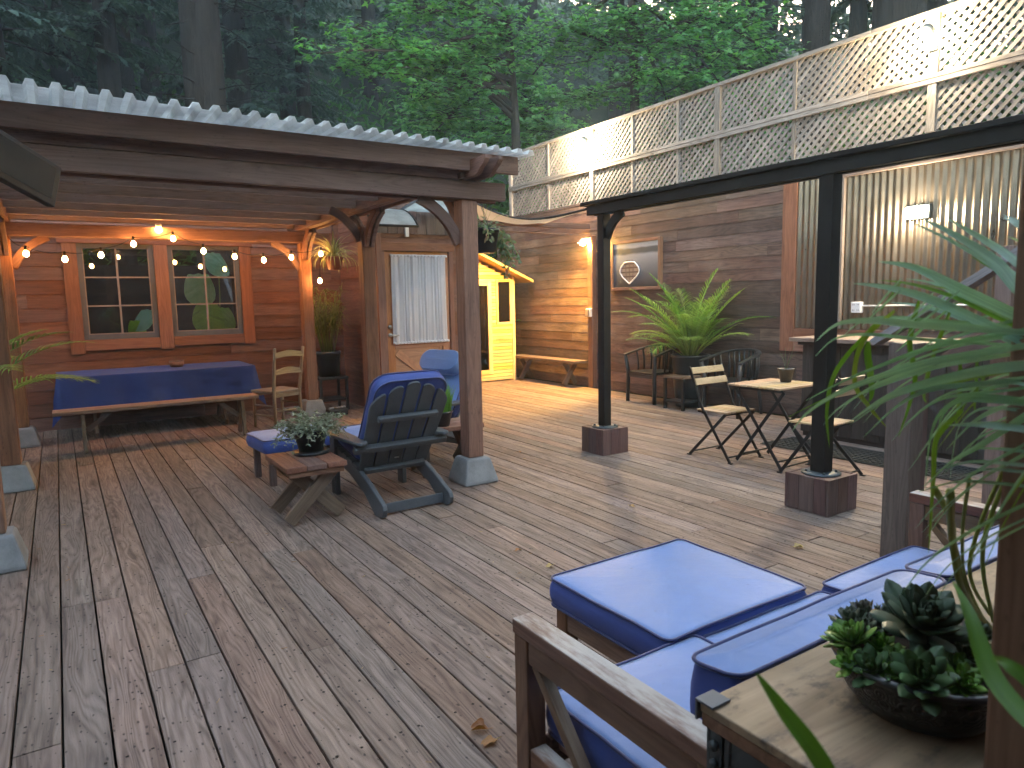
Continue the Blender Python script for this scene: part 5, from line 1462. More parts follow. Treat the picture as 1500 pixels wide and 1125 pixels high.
# hanging spider plant
PC = V((3.08, 8.95, 1.93)); T = thing('hanging_spider_plant', 'striped spider plant in a terracotta pot hanging left of the door', 'hanging plant', tuple(PC))
mb = MB(); mb.lathe([(.075, 0), (.11, .13), (.12, .135), (.12, .165), (.105, .165), (.10, .13), (0, .13)], tuple(PC), 22); mb.build('pot', M['terra'], T)
mb = MB()
for k in range(3): 
    a = k*2.09; mb.tube([PC+V((.11*math.cos(a), .11*math.sin(a), .15)), PC+V((0, 0, .55))], .0025, 4)
mb.tube([PC+V((0, 0, .55)), V((PXR+.058, 8.95, 2.5))], .003, 4); mb.build('hanger', M['black_metal'], T)
ml = MB()
for i in range(95):
    az = rng.uniform(0, 6.28); e = R(rng.uniform(25, 85)); L = rng.uniform(.28, .52); p = PC+V((0, 0, .14)); pts = [p.copy()]
    for j in range(7):
        e2 = e-R(150)*((j+1)/7)**1.5*(1.1-e/2.2); d_ = V((math.cos(az)*math.cos(e2), math.sin(az)*math.cos(e2), math.sin(e2))); p = p+d_*L/7; pts.append(p.copy())
    ml.blade(pts, [.005, .007, .008, .008, .007, .005, .003, .0006], V((-math.sin(az), math.cos(az), 0)), None, .3)
ml.build('foliage', M['spider'], T, fix=False)
# hanging planter right of the front post
PC = V((3.36, 5.62, 1.93)); T = thing('hanging_planter', 'black hanging planter with trailing foliage right of the front pergola post', 'hanging plant', tuple(PC))
mb = MB(); mb.lathe([(.11, 0), (.14, .18), (.15, .185), (.15, .215), (.135, .215), (.13, .18), (0, .18)], tuple(PC), 24); mb.build('pot', M['blackpot'], T)
mb = MB()
for k in range(3):
    a = k*2.09+.4; mb.tube([PC+V((.14*math.cos(a), .14*math.sin(a), .2)), PC+V((-.1, 0, .62))], .0025, 4)
mb.tube([PC+V((-.1, 0, .62)), V((3.0, 5.45, 2.6))], .003, 4); mb.build('hanger', M['black_metal'], T)
ml = MB(); ms = MB()
def oval(mb, c, n_, d_, L, w_, rnd=None):
    n_ = V(n_).normalized(); d_ = (V(d_)-n_*V(d_).dot(n_)).normalized(); s_ = n_.cross(d_)
    vs = []
    for t, q in ((0, 0), (.25, .8), (.55, 1), (.82, .6), (1, 0)):
        if q == 0: vs.append(tuple(V(c)+d_*L*t-n_*.1*L*t*t))
        else: vs += [tuple(V(c)+d_*L*t-s_*w_*q-n_*.1*L*t*t), tuple(V(c)+d_*L*t+s_*w_*q-n_*.1*L*t*t)]
    mb.add(vs, [(0, 1, 2), (1, 3, 4, 2), (3, 5, 6, 4), (5, 7, 6)], None, rnd, True)
for i in range(150):
    a = rng.uniform(0, 6.28); r_ = rng.uniform(0, .17); c_ = PC+V((math.cos(a)*r_, math.sin(a)*r_, .2+rng.uniform(0, .14)*(1-r_*3)))
    oval(ml, c_, (rng.uniform(-.6, .6), rng.uniform(-.8, .2), 1), (math.cos(a), math.sin(a), rng.uniform(-.3, .6)), rng.uniform(.03, .06), rng.uniform(.008, .016))
for i in range(9):
    a = rng.uniform(-.9, .5) if i < 6 else rng.uniform(0, 6.28); p = PC+V((.14*math.cos(a), .14*math.sin(a), .2)); L = rng.uniform(.15, .42) if i < 6 else .12; pts = [p]
    for j in range(8):
        p = p+V((math.cos(a)*.035*(1-j/8)+rng.uniform(-.01, .01), math.sin(a)*.035*(1-j/8), -L/8+(.02 if j == 0 else 0))); pts.append(p)
    ms.tube(pts, .003, 4)
    for q in pts[1:]:
        for k in range(5 if i < 6 else 2): oval(ml, q+V((rng.uniform(-.03, .03), rng.uniform(-.03, .03), rng.uniform(-.02, .02))), (rng.uniform(-1, 1), -1, rng.uniform(-.3, 1)), (rng.uniform(-1, 1), rng.uniform(-1, 1), rng.uniform(-1, .2)), rng.uniform(.035, .07), rng.uniform(.008, .016))
for (ex, ez) in ((.30, -.10), (.24, .16), (.05, .42), (-.05, .38), (.16, .36)):
    p = PC+V((0, 0, .2)); q = PC+V((ex, -.02, .2+ez)); m_ = p.lerp(q, .5)+V((.03, 0, .06)); ms.tube([p, m_, q], .0018, 4)
    for k in range(8): oval(ml, q+V((rng.uniform(-.03, .03), rng.uniform(-.03, .03), rng.uniform(-.03, .03))), (rng.uniform(-1, 1), -1, .5), (rng.uniform(-1, 1), 0, rng.uniform(-1, 1)), .025, .006)
ml.build('foliage', M['redleaf'], T, fix=False); ms.build('stems', M['stem'], T)
# herb pot on table 1
PC = V((1.47, 4.97, .421)); T = thing('herb_pot', 'dark pot of straggly grey green herbs on the low table', 'potted plant', tuple(PC))
mb = MB(); mb.lathe([(.10, 0), (.13, .004), (.133, .02), (.105, .022), (.085, .023)], tuple(PC), 24); mb.build('saucer', M['blackpot'], T)
mb = MB(); mb.lathe([(.085, .024), (.118, .15), (.126, .155), (.126, .175), (.112, .175), (.108, .15), (0, .15)], tuple(PC), 24); mb.build('pot', M['blackpot'], T)
ml = MB(); ms = MB()
for i in range(130):
    az = rng.uniform(0, 6.28); e = R(rng.uniform(5, 80)); L = rng.uniform(.10, .26); p = PC+V((math.cos(az)*.06, math.sin(az)*.06, .16)); pts = [p.copy()]
    for j in range(5):
        e2 = e-R(70)*((j+1)/5)**2; p = p+V((math.cos(az)*math.cos(e2), math.sin(az)*math.cos(e2), math.sin(e2)))*L/5; pts.append(p.copy())
    ms.tube(pts, .0016, 4)
    for q in pts[1:]:
        for k in range(4): oval(ml, q, (rng.uniform(-1, 1), rng.uniform(-1, 1), 1), (rng.uniform(-1, 1), rng.uniform(-1, 1), rng.uniform(-.4, .8)), rng.uniform(.018, .034), rng.uniform(.004, .007))
ml.build('foliage', M['sage'], T, fix=False); ms.build('stems', M['sage'], T)
# grass pot on table 2
PC = V((2.72, 5.36, .421)); T = thing('grass_pot', 'black pot of fresh green shoots on the low table near the front pergola post', 'potted plant', tuple(PC))
mb = MB(); mb.lathe([(.08, 0), (.105, .11), (.112, .115), (.112, .13), (.1, .13), (.095, .11), (0, .11)], tuple(PC), 22); mb.build('pot', M['blackpot'], T)
ml = MB()
for i in range(420):
    az = rng.uniform(0, 6.28); r_ = .095*math.sqrt(rng.random()); L = rng.uniform(.14, .27); p = PC+V((math.cos(az)*r_, math.sin(az)*r_, .11)); o_ = V((math.cos(az)*r_*1.3+rng.uniform(-.05, .05), math.sin(az)*r_*1.3+rng.uniform(-.05, .05), 1)).normalized()
    ml.blade([p, p+o_*L*.5, p+o_*L+V((rng.uniform(-.03, .03), rng.uniform(-.03, .03), -.01))], [.003, .0035, .0006], V((math.sin(az*3), math.cos(az*3), 0)))
ml.build('foliage', M['grass'], T, fix=False)
# small pot on cafe table
PC = V((5.42, 3.86, .7135)); T = thing('small_pot', 'small grey pot with bare twigs on the cafe table', 'pot', tuple(PC))
mb = MB(); mb.lathe([(.045, 0), (.068, .11), (.072, .112), (.072, .12), (.06, .12), (.055, .09), (0, .09)], tuple(PC), 20); mb.build('pot', M['bronze'], T)
mb = MB()
for k in range(7):
    a = rng.uniform(0, 6.28); mb.tube([PC+V((0, 0, .09)), PC+V((.03*math.cos(a), .03*math.sin(a), .2)), PC+V((.07*math.cos(a), .07*math.sin(a), .2+rng.uniform(.02, .14)))], [.0018, .0014, .0008], 4)
mb.build('twigs', M['redleaf'], T)

# ------------------------------------------------------------------ foreground palm
def bladepts(px, d0, d1, K=14):
    """smooth curve through picture-plane control points laid between two depths"""
    P_ = [at(x, y, d0+(d1-d0)*i/(len(px)-1)) for i, (x, y) in enumerate(px)]
    out = []
    n_ = len(P_)
    for s_ in range(n_-1):
        p0 = P_[max(s_-1, 0)]; p1 = P_[s_]; p2 = P_[s_+1]; p3 = P_[min(s_+2, n_-1)]
        for k in range(K//(n_-1)+2):
            t = k/(K//(n_-1)+2)
            out.append(.5*((2*p1)+(p2-p0)*t+(2*p0-5*p1+4*p2-p3)*t*t+(3*p1-p0-3*p2+p3)*t**3))
    out.append(P_[-1]); return out
FB = V((1.40, .66, .752))
T = thing('foreground_palm', 'large near palm with arching blue green blades at the right edge', 'palm', tuple(FB))
mb = MB(); mb.lathe([(.05, 0), (.068, .09), (.072, .095), (.06, .095), (0, .08)], tuple(FB), 18); mb.build('pot', M['blackpot'], T)
def nb(ctrl, d0, d1, w_, mat, rnd=None, fold=.35):
    pts = bladepts(ctrl, d0, d1); m_ = len(pts); fwv = fw
    sd = []; wd = []
    for i in range(m_):
        t = (pts[min(i+1, m_-1)]-pts[max(i-1, 0)]).normalized(); s_ = t.cross(fwv).normalized(); s_ = (s_*.85+fwv*.5).normalized(); sd.append(s_)
        u = i/(m_-1); wd.append(w_*min(1, .45+u*2.2)*(1-max(0, (u-.45)/.55)**1.7)+.0004)
    mb = MB(); mb.blade(pts, wd, sd, rng.random() if rnd is None else rnd, fold); mb.build('frond_leaf', M[mat], T, fix=False)
big = [
 ([(1580, 480), (1500, 430), (1460, 384), (1400, 345), (1350, 320)], .95, 1.10, .0085),
 ([(1570, 432), (1500, 392), (1455, 360), (1388, 320)], .95, 1.08, .008),
 ([(1570, 368), (1500, 333), (1470, 318)], .95, 1.02, .007),
 ([(1590, 505), (1500, 467), (1407, 424), (1340, 392), (1287, 383)], .92, 1.10, .0095),
 ([(1570, 535), (1455, 480), (1367, 440), (1300, 421), (1249, 415)], .92, 1.12, .0080),
 ([(1570, 495), (1460, 483), (1340, 475), (1273, 469), (1225, 475), (1195, 500)], .9, 1.1, .0062),
 ([(1590, 470), (1500, 483), (1415, 498), (1351, 512), (1287, 536), (1233, 559), (1180, 587)], .9, 1.12, .0045),
 ([(1590, 492), (1500, 506), (1393, 523), (1340, 534), (1276, 555), (1223, 577), (1180, 606), (1160, 632)], .86, 1.1, .0068),
 ([(1590, 528), (1500, 534), (1447, 540), (1393, 551), (1329, 568), (1287, 587), (1240, 621)], .82, 1.03, .0090),
 ([(1560, 545), (1450, 560), (1361, 570), (1310, 597), (1265, 640)], .84, 1.03, .0048),
 ([(1580, 595), (1500, 589), (1447, 584), (1404, 585), (1372, 610), (1360, 653), (1355, 715)], .84, .98, .0062),
 ([(1560, 640), (1500, 628), (1457, 623), (1425, 621), (1387, 623)], .82, .95, .0058),
 ([(1580, 560), (1500, 583), (1468, 594), (1425, 617), (1385, 660)], .84, .98, .0066),
 ([(1580, 570), (1500, 608), (1436, 649), (1393, 675), (1355, 712)], .82, .98, .0056),
 ([(1580, 600), (1500, 650), (1429, 690), (1374, 735), (1340, 775)], .8, .95, .0036),
 ([(1580, 705), (1500, 738), (1421, 777), (1360, 820), (1320, 870)], .76, .88, .0040),
 ([(1570, 610), (1500, 690), (1450, 770), (1416, 840)], .76, .84, .0036),
 ([(1560, 690), (1490, 680), (1420, 676), (1370, 690)], .8, .95, .0030),
 ([(1560, 590), (1480, 560), (1400, 600), (1330, 690)], .9, 1.06, .0030),
 ([(1560, 450), (1480, 470), (1380, 500), (1300, 545), (1250, 600)], .95, 1.15, .0030),
 ([(1407, 424), (1370, 455), (1345, 475), (1322, 500)], 1.0, 1.08, .0028), ([(1367, 440), (1335, 470), (1310, 492)], 1.02, 1.08, .0026), ([(1320, 424), (1290, 450), (1262, 478)], 1.05, 1.1, .0024),
]
for c_, a, b, w_ in list(big):
    nb(c_, a, b, w_*.82, 'bigpalm')
    for k in range(2):
        ox, oy, sc_ = rng.uniform(-26, 30), rng.uniform(-22, 34), rng.uniform(.78, 1.06); x0_, y0_ = c_[0]
        c2 = [(x0_+(x-x0_)*sc_+ox*(i/len(c_)), y0_+(y-y0_)*sc_+oy) for i, (x, y) in enumerate(c_)]
        dz = rng.uniform(.02, .12); nb(c2, a+dz, b+dz, max(.0022, w_*rng.uniform(.25, .52)), 'bigpalm' if rng.random() < .75 else 'palm_low')
grn = [([(1345, 440), (1330, 500), (1338, 560), (1316, 640)], 1.1, 1.1, .0075), ([(1395, 445), (1365, 520), (1352, 575), (1357, 590)], 1.1, 1.1, .006),
 ([(1310, 455), (1262, 500), (1250, 560), (1275, 600), (1298, 625)], 1.1, 1.1, .006), ([(1285, 470), (1225, 540), (1210, 600), (1215, 655)], 1.1, 1.15, .005),
 ([(1270, 500), (1268, 520), (1275, 570), (1272, 590)], 1.1, 1.12, .0095), ([(1405, 520), (1404, 560), (1402, 600), (1398, 625)], 1.05, 1.05, .006),
 ([(1430, 520), (1428, 560), (1426, 590), (1428, 605)], 1.05, 1.05, .005), ([(1445, 540), (1430, 570), (1415, 585), (1405, 610)], 1.0, 1.05, .005), ([(1410, 600), (1370, 640), (1365, 700), (1360, 810)], .95, 1.0, .007),
 ([(1330, 900), (1165, 1010), (1130, 1000), (1110, 985)], .62, .7, .0) ]
for c_, a, b, w_ in grn[:-1]: nb(c_, a, b, w_, 'palm_low')
near = [([(1240, 1180), (1195, 1100), (1150, 1040), (1108, 985)], .55, .62, .008), ([(1560, 1110), (1500, 1050), (1450, 985), (1420, 900), (1395, 850)], .55, .7, .009), ([(1560, 1090), (1520, 1010), (1480, 975), (1455, 960)], .5, .55, .006)]
for c_, a, b, w_ in near: nb(c_, a, b, w_, 'palm_low', .05)
stems = [([(1450, 925), (1420, 880), (1398, 800), (1393, 760), (1368, 715)], 1.45, 1.05, .0055), ([(1455, 925), (1412, 870), (1395, 790), (1392, 720)], 1.45, 1.0, .006), ([(1445, 915), (1415, 850), (1410, 780), (1420, 700)], 1.45, 1.0, .0028), ([(1450, 900), (1420, 830), (1470, 690), (1560, 560)], 1.45, .95, .0035), ([(1455, 910), (1440, 800), (1500, 640), (1570, 480)], 1.45, .95, .004)]
ms = MB()
for c_, a, b, r_ in stems: ms.tube(bladepts(c_, a, b), r_, 8)
ms.tube([FB+V((.0, 0, .08)), at(1445, 920, 1.45)], .012, 8)
ms.build('stems', M['stem'], T)

# ------------------------------------------------------------------ dry leaves on the deck
def dry(x, y, s_, lab, rot, curl=.3, mat='dry', tone=None):
    mb = MB(Matrix.Translation((x, y, .006)) @ Matrix.Rotation(rot, 4, 'Z')); vs = []; K = 18
    for i in range(K):
        th = 2*math.pi*i/K; r_ = s_*(.55+.35*abs(math.cos(th*2.5)))*(1.2 if abs(th-math.pi) < .5 else 1)
        vs.append((r_*math.cos(th), r_*math.sin(th)*.75, abs(math.sin(th))**2*s_*curl+rng.uniform(0, .15)*s_))
    vs.append((0, 0, .004)); mb.add(vs, [(i, (i+1) % K, K) for i in range(K)], None, tone, True)
    mb.tube([(s_*.5, 0, .004), (s_*1.3, .02*s_, .006)], .0012, 4)
    o = mb.build('fallen_leaf', M[mat], None, fix=False); tag(o, lab, 'leaf', 'fallen leaves on the deck')
def g0(x, y):
    d = ray(x, y); t = -CH/d.z; p = V((0, 0, CH))+d*t; return p.x, p.y
for (x, y), s_, lab, cu, tn in (((703, 1072), .035, 'curled brown leaf on the deck just left of the sofa arm', .9, .0), ((718, 1090), .034, 'orange brown leaf on the deck closest to the sofa arm post', .3, .25), ((806, 831), .03, 'pale yellow leaf on the deck left of the ottoman corner', .4, .9), ((759, 808), .025, 'small dark leaf on the deck between the adirondack chair and the ottoman', .5, .1), ((1169, 803), .036, 'pale leaf on the deck below the nearer black post plinth', .4, 1.0), ((925, 743), .03, 'tan leaf lying at the end of the black post shadow', .4, .6), ((852, 610), .03, 'tiny dark leaf on the lit deck left of the farther plinth', .5, .05), ((762, 663), .025, 'tiny dark leaf on the deck right of the front pergola pier', .5, .0), ((871, 919), .03, 'yellow green leaf under the ottoman rail', .3, .95)):
    X_, Y_ = g0(x, y); dry(X_, Y_, s_, lab, rng.uniform(0, 6.28), cu, 'dry', tn)
mb = MB()
for i in range(160):
    x, y = rng.uniform(-1, 4.5), rng.uniform(1.4, 8); a = rng.uniform(0, 3.14); L = rng.uniform(.006, .03)
    mb.tube([(x, y, .004), (x+math.cos(a)*L, y+math.sin(a)*L, .005)], .0012, 4)
tag(mb.build('twig_litter', M['dry'], None), 'scattered bits of twig and needle on the deck boards', 'litter', kind='stuff')
# ------------------------------------------------------------------ forest
def conifer_mesh(seed, h=24, r0=.34, first=3.0, nb=150, spread=3.4, mat='needle', dens=1.0):
    r = random.Random(seed)
    tr = MB(); tr.tube([(0, 0, -1), (.03, 0, 0), (.05*r.uniform(-1, 1), .05, h*.3), (.1*r.uniform(-1, 1), 0, h*.65), (0, 0, h)], [r0*1.35, r0*1.1, r0*.9, r0*.55, .03], 10)
    fo = MB()
    for i in range(nb):
        z = first+(h-first)*(i/nb)**1.05; az = r.uniform(0, 6.28); L = spread*(1-.82*(z-first)/(h-first))*r.uniform(.55, 1.1)
        p = V((0, 0, z)); d = V((math.cos(az), math.sin(az), 0)); pts = [p.copy()]; K = 6
        for j in range(K):
            sl = .12-.55*((j+1)/K)**1.2+.10*r.uniform(-1, 1); p = p+(d+V((0, 0, sl)))*L/K; pts.append(p.copy())
        tr.tube(pts, [.035*(1-j/(K+1)) for j in range(K+1)], 4, False)
        side = V((-d.y, d.x, 0)); nsp = int(L*9*dens)
        for k in range(nsp):
            t = .18+.82*k/nsp; f = t*K; q = pts[min(int(f), K-1)].lerp(pts[min(int(f)+1, K)], f-int(f))
            for s_ in (-1, 1):
                SL = r.uniform(.28, .62)*(1.15-.5*t); dd = (d*r.uniform(.2, .9)+side*s_*r.uniform(.5, 1)+V((0, 0, -r.uniform(.15, .75)))).normalized()
                w_ = r.uniform(.035, .075); sv = dd.cross(V((r.uniform(-.4, .4), r.uniform(-.4, .4), 1))).normalized(); e = q+dd*SL; m_ = q+dd*SL*.55+V((0, 0, .04))
                rn = r.random()
                fo.add([tuple(q-sv*w_*.4), tuple(q+sv*w_*.4), tuple(m_+sv*w_), tuple(m_-sv*w_), tuple(e)], [(0, 1, 2, 3), (3, 2, 4)], None, rn)
                # side twiglets give a feathery edge
                for u in (.3, .55, .8):
                    b = q+dd*SL*u
                    for s2 in (-1, 1):
                        e2 = b+(dd*.6+sv*s2*.8+V((0, 0, -.25))).normalized()*SL*.28
                        fo.add([tuple(b-dd*.016), tuple(b+dd*.016), tuple(e2)], [(0, 1, 2)], None, rn)
    return tr.mesh('trunk'), fo.mesh('crown')
def place_conifer(ms, loc, rz, sc, label, group, mats=('trunk', 'needle'), name='conifer_tree'):
    T = thing(name, label, 'tree', loc, rz, group); T.scale = (sc, sc, sc)
    for me, nm, mt in zip(ms, ('trunk', 'crown'), mats):
        o = bpy.data.objects.new(nm, me); COL.objects.link(o); o.parent = T
        if not me.materials: me.materials.append(M[mt])
    return T
def ground_at(px, dist):
    d = ray(px, 400); d = V((d.x, d.y, 0)).normalized(); x, y = d.x*dist, d.y*dist; return (x, y, hill(x, y)-.1)
CM = [conifer_mesh(1, 26, .36, 2.5, 150, 3.6), conifer_mesh(2, 24, .26, 2.0, 150, 3.0), conifer_mesh(3, 28, .30, 4.0, 140, 3.4)]
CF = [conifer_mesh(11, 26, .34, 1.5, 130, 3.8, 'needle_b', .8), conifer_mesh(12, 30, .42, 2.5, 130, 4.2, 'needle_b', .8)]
BIG = conifer_mesh(21, 30, .42, 9.0, 110, 3.4)
# bare big trunks with dead twigs
def dead_twigs(T, h0, h1, r_):
    mb = MB()
    for i in range(46):
        z = rng.uniform(h0, h1); a = rng.uniform(0, 6.28); L = rng.uniform(.5, 1.7); d_ = V((math.cos(a), math.sin(a), rng.uniform(-.25, .15))); p = V((0, 0, z)); pts = [p, p+d_*L*.5+V((0, 0, rng.uniform(-.05, .1))), p+d_*L+V((0, 0, rng.uniform(-.3, .1)))]
        mb.tube(pts, [.018, .012, .004], 4)
        for k in range(4):
            q = pts[1].lerp(pts[2], rng.random()); mb.tube([q, q+V((rng.uniform(-.3, .3), rng.uniform(-.3, .3), rng.uniform(-.25, .1)))], [.006, .002], 3)
    mb.build('twigs', M['trunk'], T, local=True)
t = place_conifer(BIG, ground_at(322, 16.5), 1.0, 1.0, 'thickest dark trunk rising behind the corrugated roof at the left', None); dead_twigs(t, 3, 10, .4)
t = place_conifer(BIG, ground_at(185, 19), 2.5, .62, 'slimmer dark trunk left of the thickest trunk behind the roof', None); dead_twigs(t, 4, 12, .4)
t = place_conifer(BIG, ground_at(207, 21), 4.0, .50, 'thin dark trunk close beside the slimmer one, behind the roof', None); dead_twigs(t, 4, 14, .4)
t = place_conifer(BIG, ground_at(1185, 17.0), 3.0, .62, 'grey trunk above the lattice fence in the upper right', None, name='redwood_tree')
t = place_conifer(BIG, ground_at(1302, 17.5), 1.8, 1.15, 'broad redwood trunk above the lattice fence nearest the right flood light', None, name='redwood_tree')
# the conifers behind
spots = []
for px, d, s_ in ((20, 19, 1.0), (110, 24, 1.05), (245, 26, 1.0), (370, 23, .95), (430, 27, 1.05), (-60, 17, .9), (455, 22, .62), (150, 30, 1.2), (330, 31, 1.15), (60, 33, 1.2), (560, 33, .9), (640, 33, .9), (1080, 27, .8), (1120, 30, 1.1), (1240, 23, .8), (1350, 25, .9), (1420, 22, .8), (1000, 31, 1.1), (900, 33, 1.1), (780, 34, 1.1), (700, 38, 1.2), (-140, 22, 1.0), (1500, 27, 1.0), (410, 36, 1.3), (240, 38, 1.3), (1180, 36, 1.2)):
    spots.append((px, d, s_))
for i, (px, d, s_) in enumerate(spots):
    loc = ground_at(px+rng.uniform(-8, 8), d)
    far = d > 28
    lab = 'hazy evergreen far up the wooded slope among its kind' if far else ('dark drooping evergreen standing behind the house and pergola' if px < 600 else 'dark evergreen standing on the slope behind the lattice fence')
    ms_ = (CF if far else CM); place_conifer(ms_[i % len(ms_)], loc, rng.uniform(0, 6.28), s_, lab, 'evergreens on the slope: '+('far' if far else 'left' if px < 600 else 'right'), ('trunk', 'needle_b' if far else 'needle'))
# distant wooded backdrop (one mass)
mb = MB(); r = random.Random(5)
for i in range(26000):
    a = r.uniform(R(-14), R(78)); d = r.uniform(40, 62); x, y = math.sin(a)*d, math.cos(a)*d; z = hill(x, y)+r.uniform(0, 22)*r.random()**.5
    s_ = r.uniform(.35, .9); u = V((r.uniform(-1, 1), r.uniform(-1, 1), r.uniform(-1, .2))).normalized(); v = u.cross(V((r.uniform(-1, 1), r.uniform(-1, 1), r.uniform(-1, 1)))).normalized()
    c_ = V((x, y, z)); mb.add([tuple(c_), tuple(c_+u*s_+v*s_*.25), tuple(c_+u*s_*1.5), tuple(c_+u*s_-v*s_*.25)], [(0, 1, 2, 3)], None, r.random())
for i in range(15000):
    a = r.uniform(R(78), R(346)); d = r.uniform(24, 40); x, y = math.sin(a)*d, math.cos(a)*d; z = max(-.3, hill(x, y))+r.uniform(0, 21)
    s_ = r.uniform(.6, 1.4); u = V((r.uniform(-1, 1), r.uniform(-1, 1), r.uniform(-1, .2))).normalized(); v = u.cross(V((r.uniform(-1, 1), r.uniform(-1, 1), r.uniform(-1, 1)))).normalized()
    c_ = V((x, y, z)); mb.add([tuple(c_), tuple(c_+u*s_+v*s_*.35), tuple(c_+u*s_*1.5), tuple(c_+u*s_-v*s_*.35)], [(0, 1, 2, 3)], None, r.random())
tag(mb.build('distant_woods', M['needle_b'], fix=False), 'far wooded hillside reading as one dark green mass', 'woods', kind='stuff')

# broadleaf trees: limbs with sprays of lobed leaves
def lobed(mb, c, n_, d_, s_, rnd):
    n_ = n_.normalized(); d_ = (d_-n_*d_.dot(n_)).normalized(); sd = n_.cross(d_); vs = []
    for r_, a in ((.0, 180), (.55, 130), (.30, 108), (.85, 75), (.42, 48), (1.0, 0), (.42, -48), (.85, -75), (.30, -108), (.55, -130)):
        vs.append(tuple(c+d_*(r_*math.cos(R(a))*s_)+sd*(r_*math.sin(R(a))*s_)-n_*(.18*s_*r_*r_)))
    mb.add(vs, [tuple(range(10))], None, rnd)
def broadleaf(loc, h, limbs, nleaf, seed, label, leafs=.11, mat='maple', trunk_r=.13, name='maple_tree', group=None, spread=1.0):
    r = random.Random(seed); T = thing(name, label, 'tree', loc, 0, group); b = V(loc)
    tr = MB(); ml = MB(); top = b+V((r.uniform(-.4, .4), r.uniform(-.4, .4), h*.55)); mid = b.lerp(top, .5)+V((.15, .1, 0))
    tr.tube([b-V((0, 0, .4)), mid, top], [trunk_r, trunk_r*.8, trunk_r*.6], 8)
    for (dx, dy, dz) in limbs:
        e = b+V((dx, dy, dz)); s0 = mid.lerp(top, r.random()); m_ = s0.lerp(e, .5)+V((0, 0, .25*(e-s0).length*.5)); pts = []
        for k in range(9):
            t_ = k/8; pts.append(s0*(1-t_)**2+m_*2*t_*(1-t_)+e*t_*t_)
        tr.tube(pts, [trunk_r*.45*(1-.85*k/8)+.006 for k in range(9)], 6)
        Ln = (e-s0).length
        for k in range(nleaf):
            t_ = .30+.70*r.random()**.7; q = pts[min(int(t_*8), 7)].lerp(pts[min(int(t_*8)+1, 8)], t_*8-int(t_*8))
            if k % 14 == 0 or k == 0:
                az = r.uniform(0, 6.28); tw = V((math.cos(az), math.sin(az), r.uniform(-.25, .30)))*r.uniform(.35, 1.15)*spread; tq = q; tr.tube([tq, tq+tw*.5+V((0, 0, .06)), tq+tw], [.012, .008, .003], 4, False)
            c_ = tq+tw*(r.random()**.7)+V((r.gauss(0, .10), r.gauss(0, .10), r.gauss(-.03, .05)))
            lobed(ml, c_, V((r.gauss(0, .35)-.15, r.gauss(0, .35)-.35, 1)), V((tw.x+r.uniform(-.5, .5), tw.y+r.uniform(-.5, .5), -.35)), leafs*r.uniform(.6, 1.2), min(1, max(0, r.gauss(.5, .25))))
    tr.build('trunk', M['trunk_g'], T); ml.build('crown', M[mat], T, fix=False)
def limbs_for(pxs, base):
    out = []
    for x, y, d in pxs:
        p = at(x, y, d); out.append(tuple(p-V(base)))
    return out
b1 = ground_at(760, 17)
broadleaf(b1, 9, limbs_for([(470, 78, 13.5), (520, 40, 14), (560, 110, 14), (590, 15, 14.5), (620, 80, 15), (600, 150, 15), (650, 30, 15), (680, 110, 15.5), (640, 190, 16), (700, 60, 16), (740, 20, 15.5), (560, 60, 15), (490, 100, 14), (530, -30, 14), (680, -30, 15), (660, 150, 16)], b1), 420, 31, 'leaning bright green maple whose branches spread over the pergola roof', .125)
b2 = ground_at(930, 16.5)
broadleaf(b2, 9, limbs_for([(800, 40, 15), (860, 90, 15.5), (900, 20, 15), (950, 70, 15), (1000, 110, 14.5), (1050, 40, 15), (1090, 90, 14.5), (1110, 30, 15), (980, 160, 15), (840, 150, 16), (1130, 80, 15), (900, -30, 15), (780, 110, 16), (1060, 130, 14.5), (1020, -20, 15)], b2), 420, 32, 'bright green maple above the middle of the lattice fence', .12)
b3 = ground_at(700, 21)
broadleaf(b3, 8, limbs_for([(620, 200, 20), (680, 190, 20), (740, 160, 20), (780, 200, 20), (820, 190, 20), (710, 215, 19), (850, 210, 19), (760, 225, 18), (660, 120, 20), (720, 90, 20), (790, 110, 20), (840, 140, 20), (600, 150, 20)], b3), 620, 33, 'dim leafy tree in the gap between the pergola and the fence', .15, 'maple', .12, 'broadleaf_tree')
b4 = ground_at(1010, 21)
broadleaf(b4, 8, limbs_for([(900, 130, 20), (960, 60, 20), (1020, 30, 20), (1060, 90, 20), (1100, 60, 20), (1150, 100, 19), (940, 180, 19), (860, 70, 21), (1000, 120, 19)], b4), 420, 37, 'dim green tree behind the two bright maples, over the middle of the fence', .14, 'shrub', .12, 'broadleaf_tree')
for i, (px, py, d, lab) in enumerate(((880, 200, 13.5, 'leafy shrub just over the fence near the farther flood light'), (990, 175, 13, 'leafy shrub over the middle of the fence under the second maple'), (640, 215, 15, 'leafy shrub just above the right end of the corrugated roof'), (1100, 130, 13.5, 'light green leafy shrub over the fence below the grey trunk'), (1290, 150, 12.5, 'dark leafy shrub behind the lattice just left of the nearer flood light'), (1420, 110, 11.5, 'dark leafy shrub behind the lattice right of the nearer flood light'), (1500, 60, 11.5, 'dark leafy shrub behind the top right corner of the lattice'), (735, 320, 14.5, 'leafy shrub filling the gap beside the fence end post'))):
    p = at(px, py, d); g = ground_at(px, d+.6)
    broadleaf(g, max(1.2, p.z-g[2]), [(p.x-g[0]+rng.uniform(-.7, .7), p.y-g[1]+rng.uniform(-.5, .5), p.z-g[2]+rng.uniform(-.6, .15)) for _ in range(7)], 170, 50+i, lab, .10, 'shrub' if i != 3 else 'maple', .04, 'leafy_shrub', None, .7)
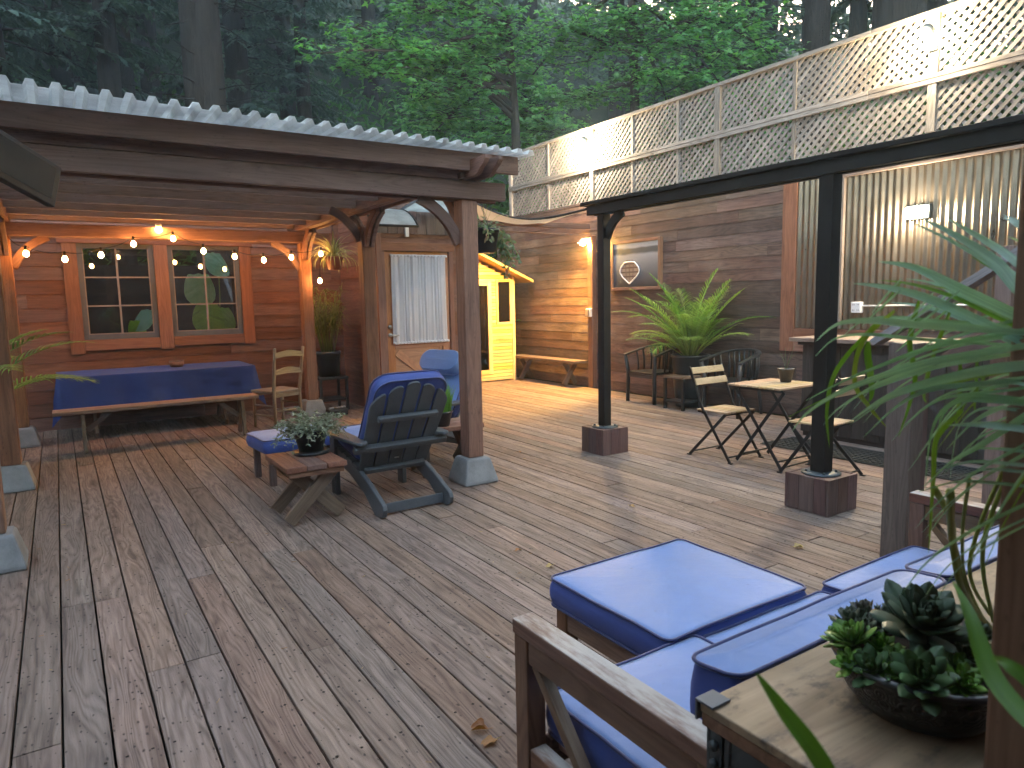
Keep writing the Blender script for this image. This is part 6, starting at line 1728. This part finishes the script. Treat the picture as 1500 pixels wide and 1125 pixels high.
# pale evening air
mb = MB(); mb.box((-70, -50, -2.0), (80, 75, 40)); hz = mb.build('haze', None); hz.data.materials.clear()
hm = bpy.data.materials.new('haze_air'); hm.use_nodes = True; hm.node_tree.nodes.clear(); ho = hm.node_tree.nodes.new('ShaderNodeOutputMaterial'); hv = hm.node_tree.nodes.new('ShaderNodeVolumePrincipled')
hv.inputs['Color'].default_value = (.62, .84, .95, 1); hv.inputs['Density'].default_value = .003; hv.inputs['Anisotropy'].default_value = .2
hm.node_tree.links.new(hv.outputs[0], ho.inputs['Volume']); hz.data.materials.append(hm); tag(hz, 'thin blue evening air between the trees', 'haze', kind='stuff')
# undergrowth
mb = MB(); r = random.Random(9)
for i in range(9000):
    px = r.uniform(-100, 1550); d = r.uniform(13.5, 34); x, y, z = ground_at(px, d)
    if x < 5.3 and y < 12.6: continue
    if x < 7.9 and y < 12.6: continue
    c_ = V((x, y, z+.1)); a = r.uniform(0, 6.28); L = r.uniform(.3, .8); u = V((math.cos(a), math.sin(a), r.uniform(.3, 1.2))).normalized(); s_ = V((-math.sin(a), math.cos(a), 0))
    mb.add([tuple(c_), tuple(c_+u*L*.6+s_*.09), tuple(c_+u*L+V((0, 0, -.12))), tuple(c_+u*L*.6-s_*.09)], [(0, 1, 2, 3)], None, r.random())
tag(mb.build('undergrowth', M['shrub'], fix=False), 'ferny undergrowth covering the forest floor', 'undergrowth', kind='stuff')
# ------------------------------------------------------------------ render settings
S.view_settings.view_transform = 'Standard'; S.view_settings.look = 'None'; S.view_settings.gamma = 1; S.view_settings.use_curve_mapping = False
S.view_settings.exposure = 4.25
S.render.engine = 'CYCLES'
cy = S.cycles
cy.use_denoising = True
try: cy.denoiser = 'OPENIMAGEDENOISE'
except Exception: pass
cy.max_bounces = 7; cy.diffuse_bounces = 3; cy.glossy_bounces = 4; cy.transmission_bounces = 4; cy.transparent_max_bounces = 10
cy.sample_clamp_indirect = 4; cy.sample_clamp_direct = 0
cy.caustics_reflective = False; cy.caustics_refractive = False
cy.use_light_tree = True
cy.use_adaptive_sampling = True; cy.adaptive_threshold = .025; cy.adaptive_min_samples = 16
S.render.use_persistent_data = False
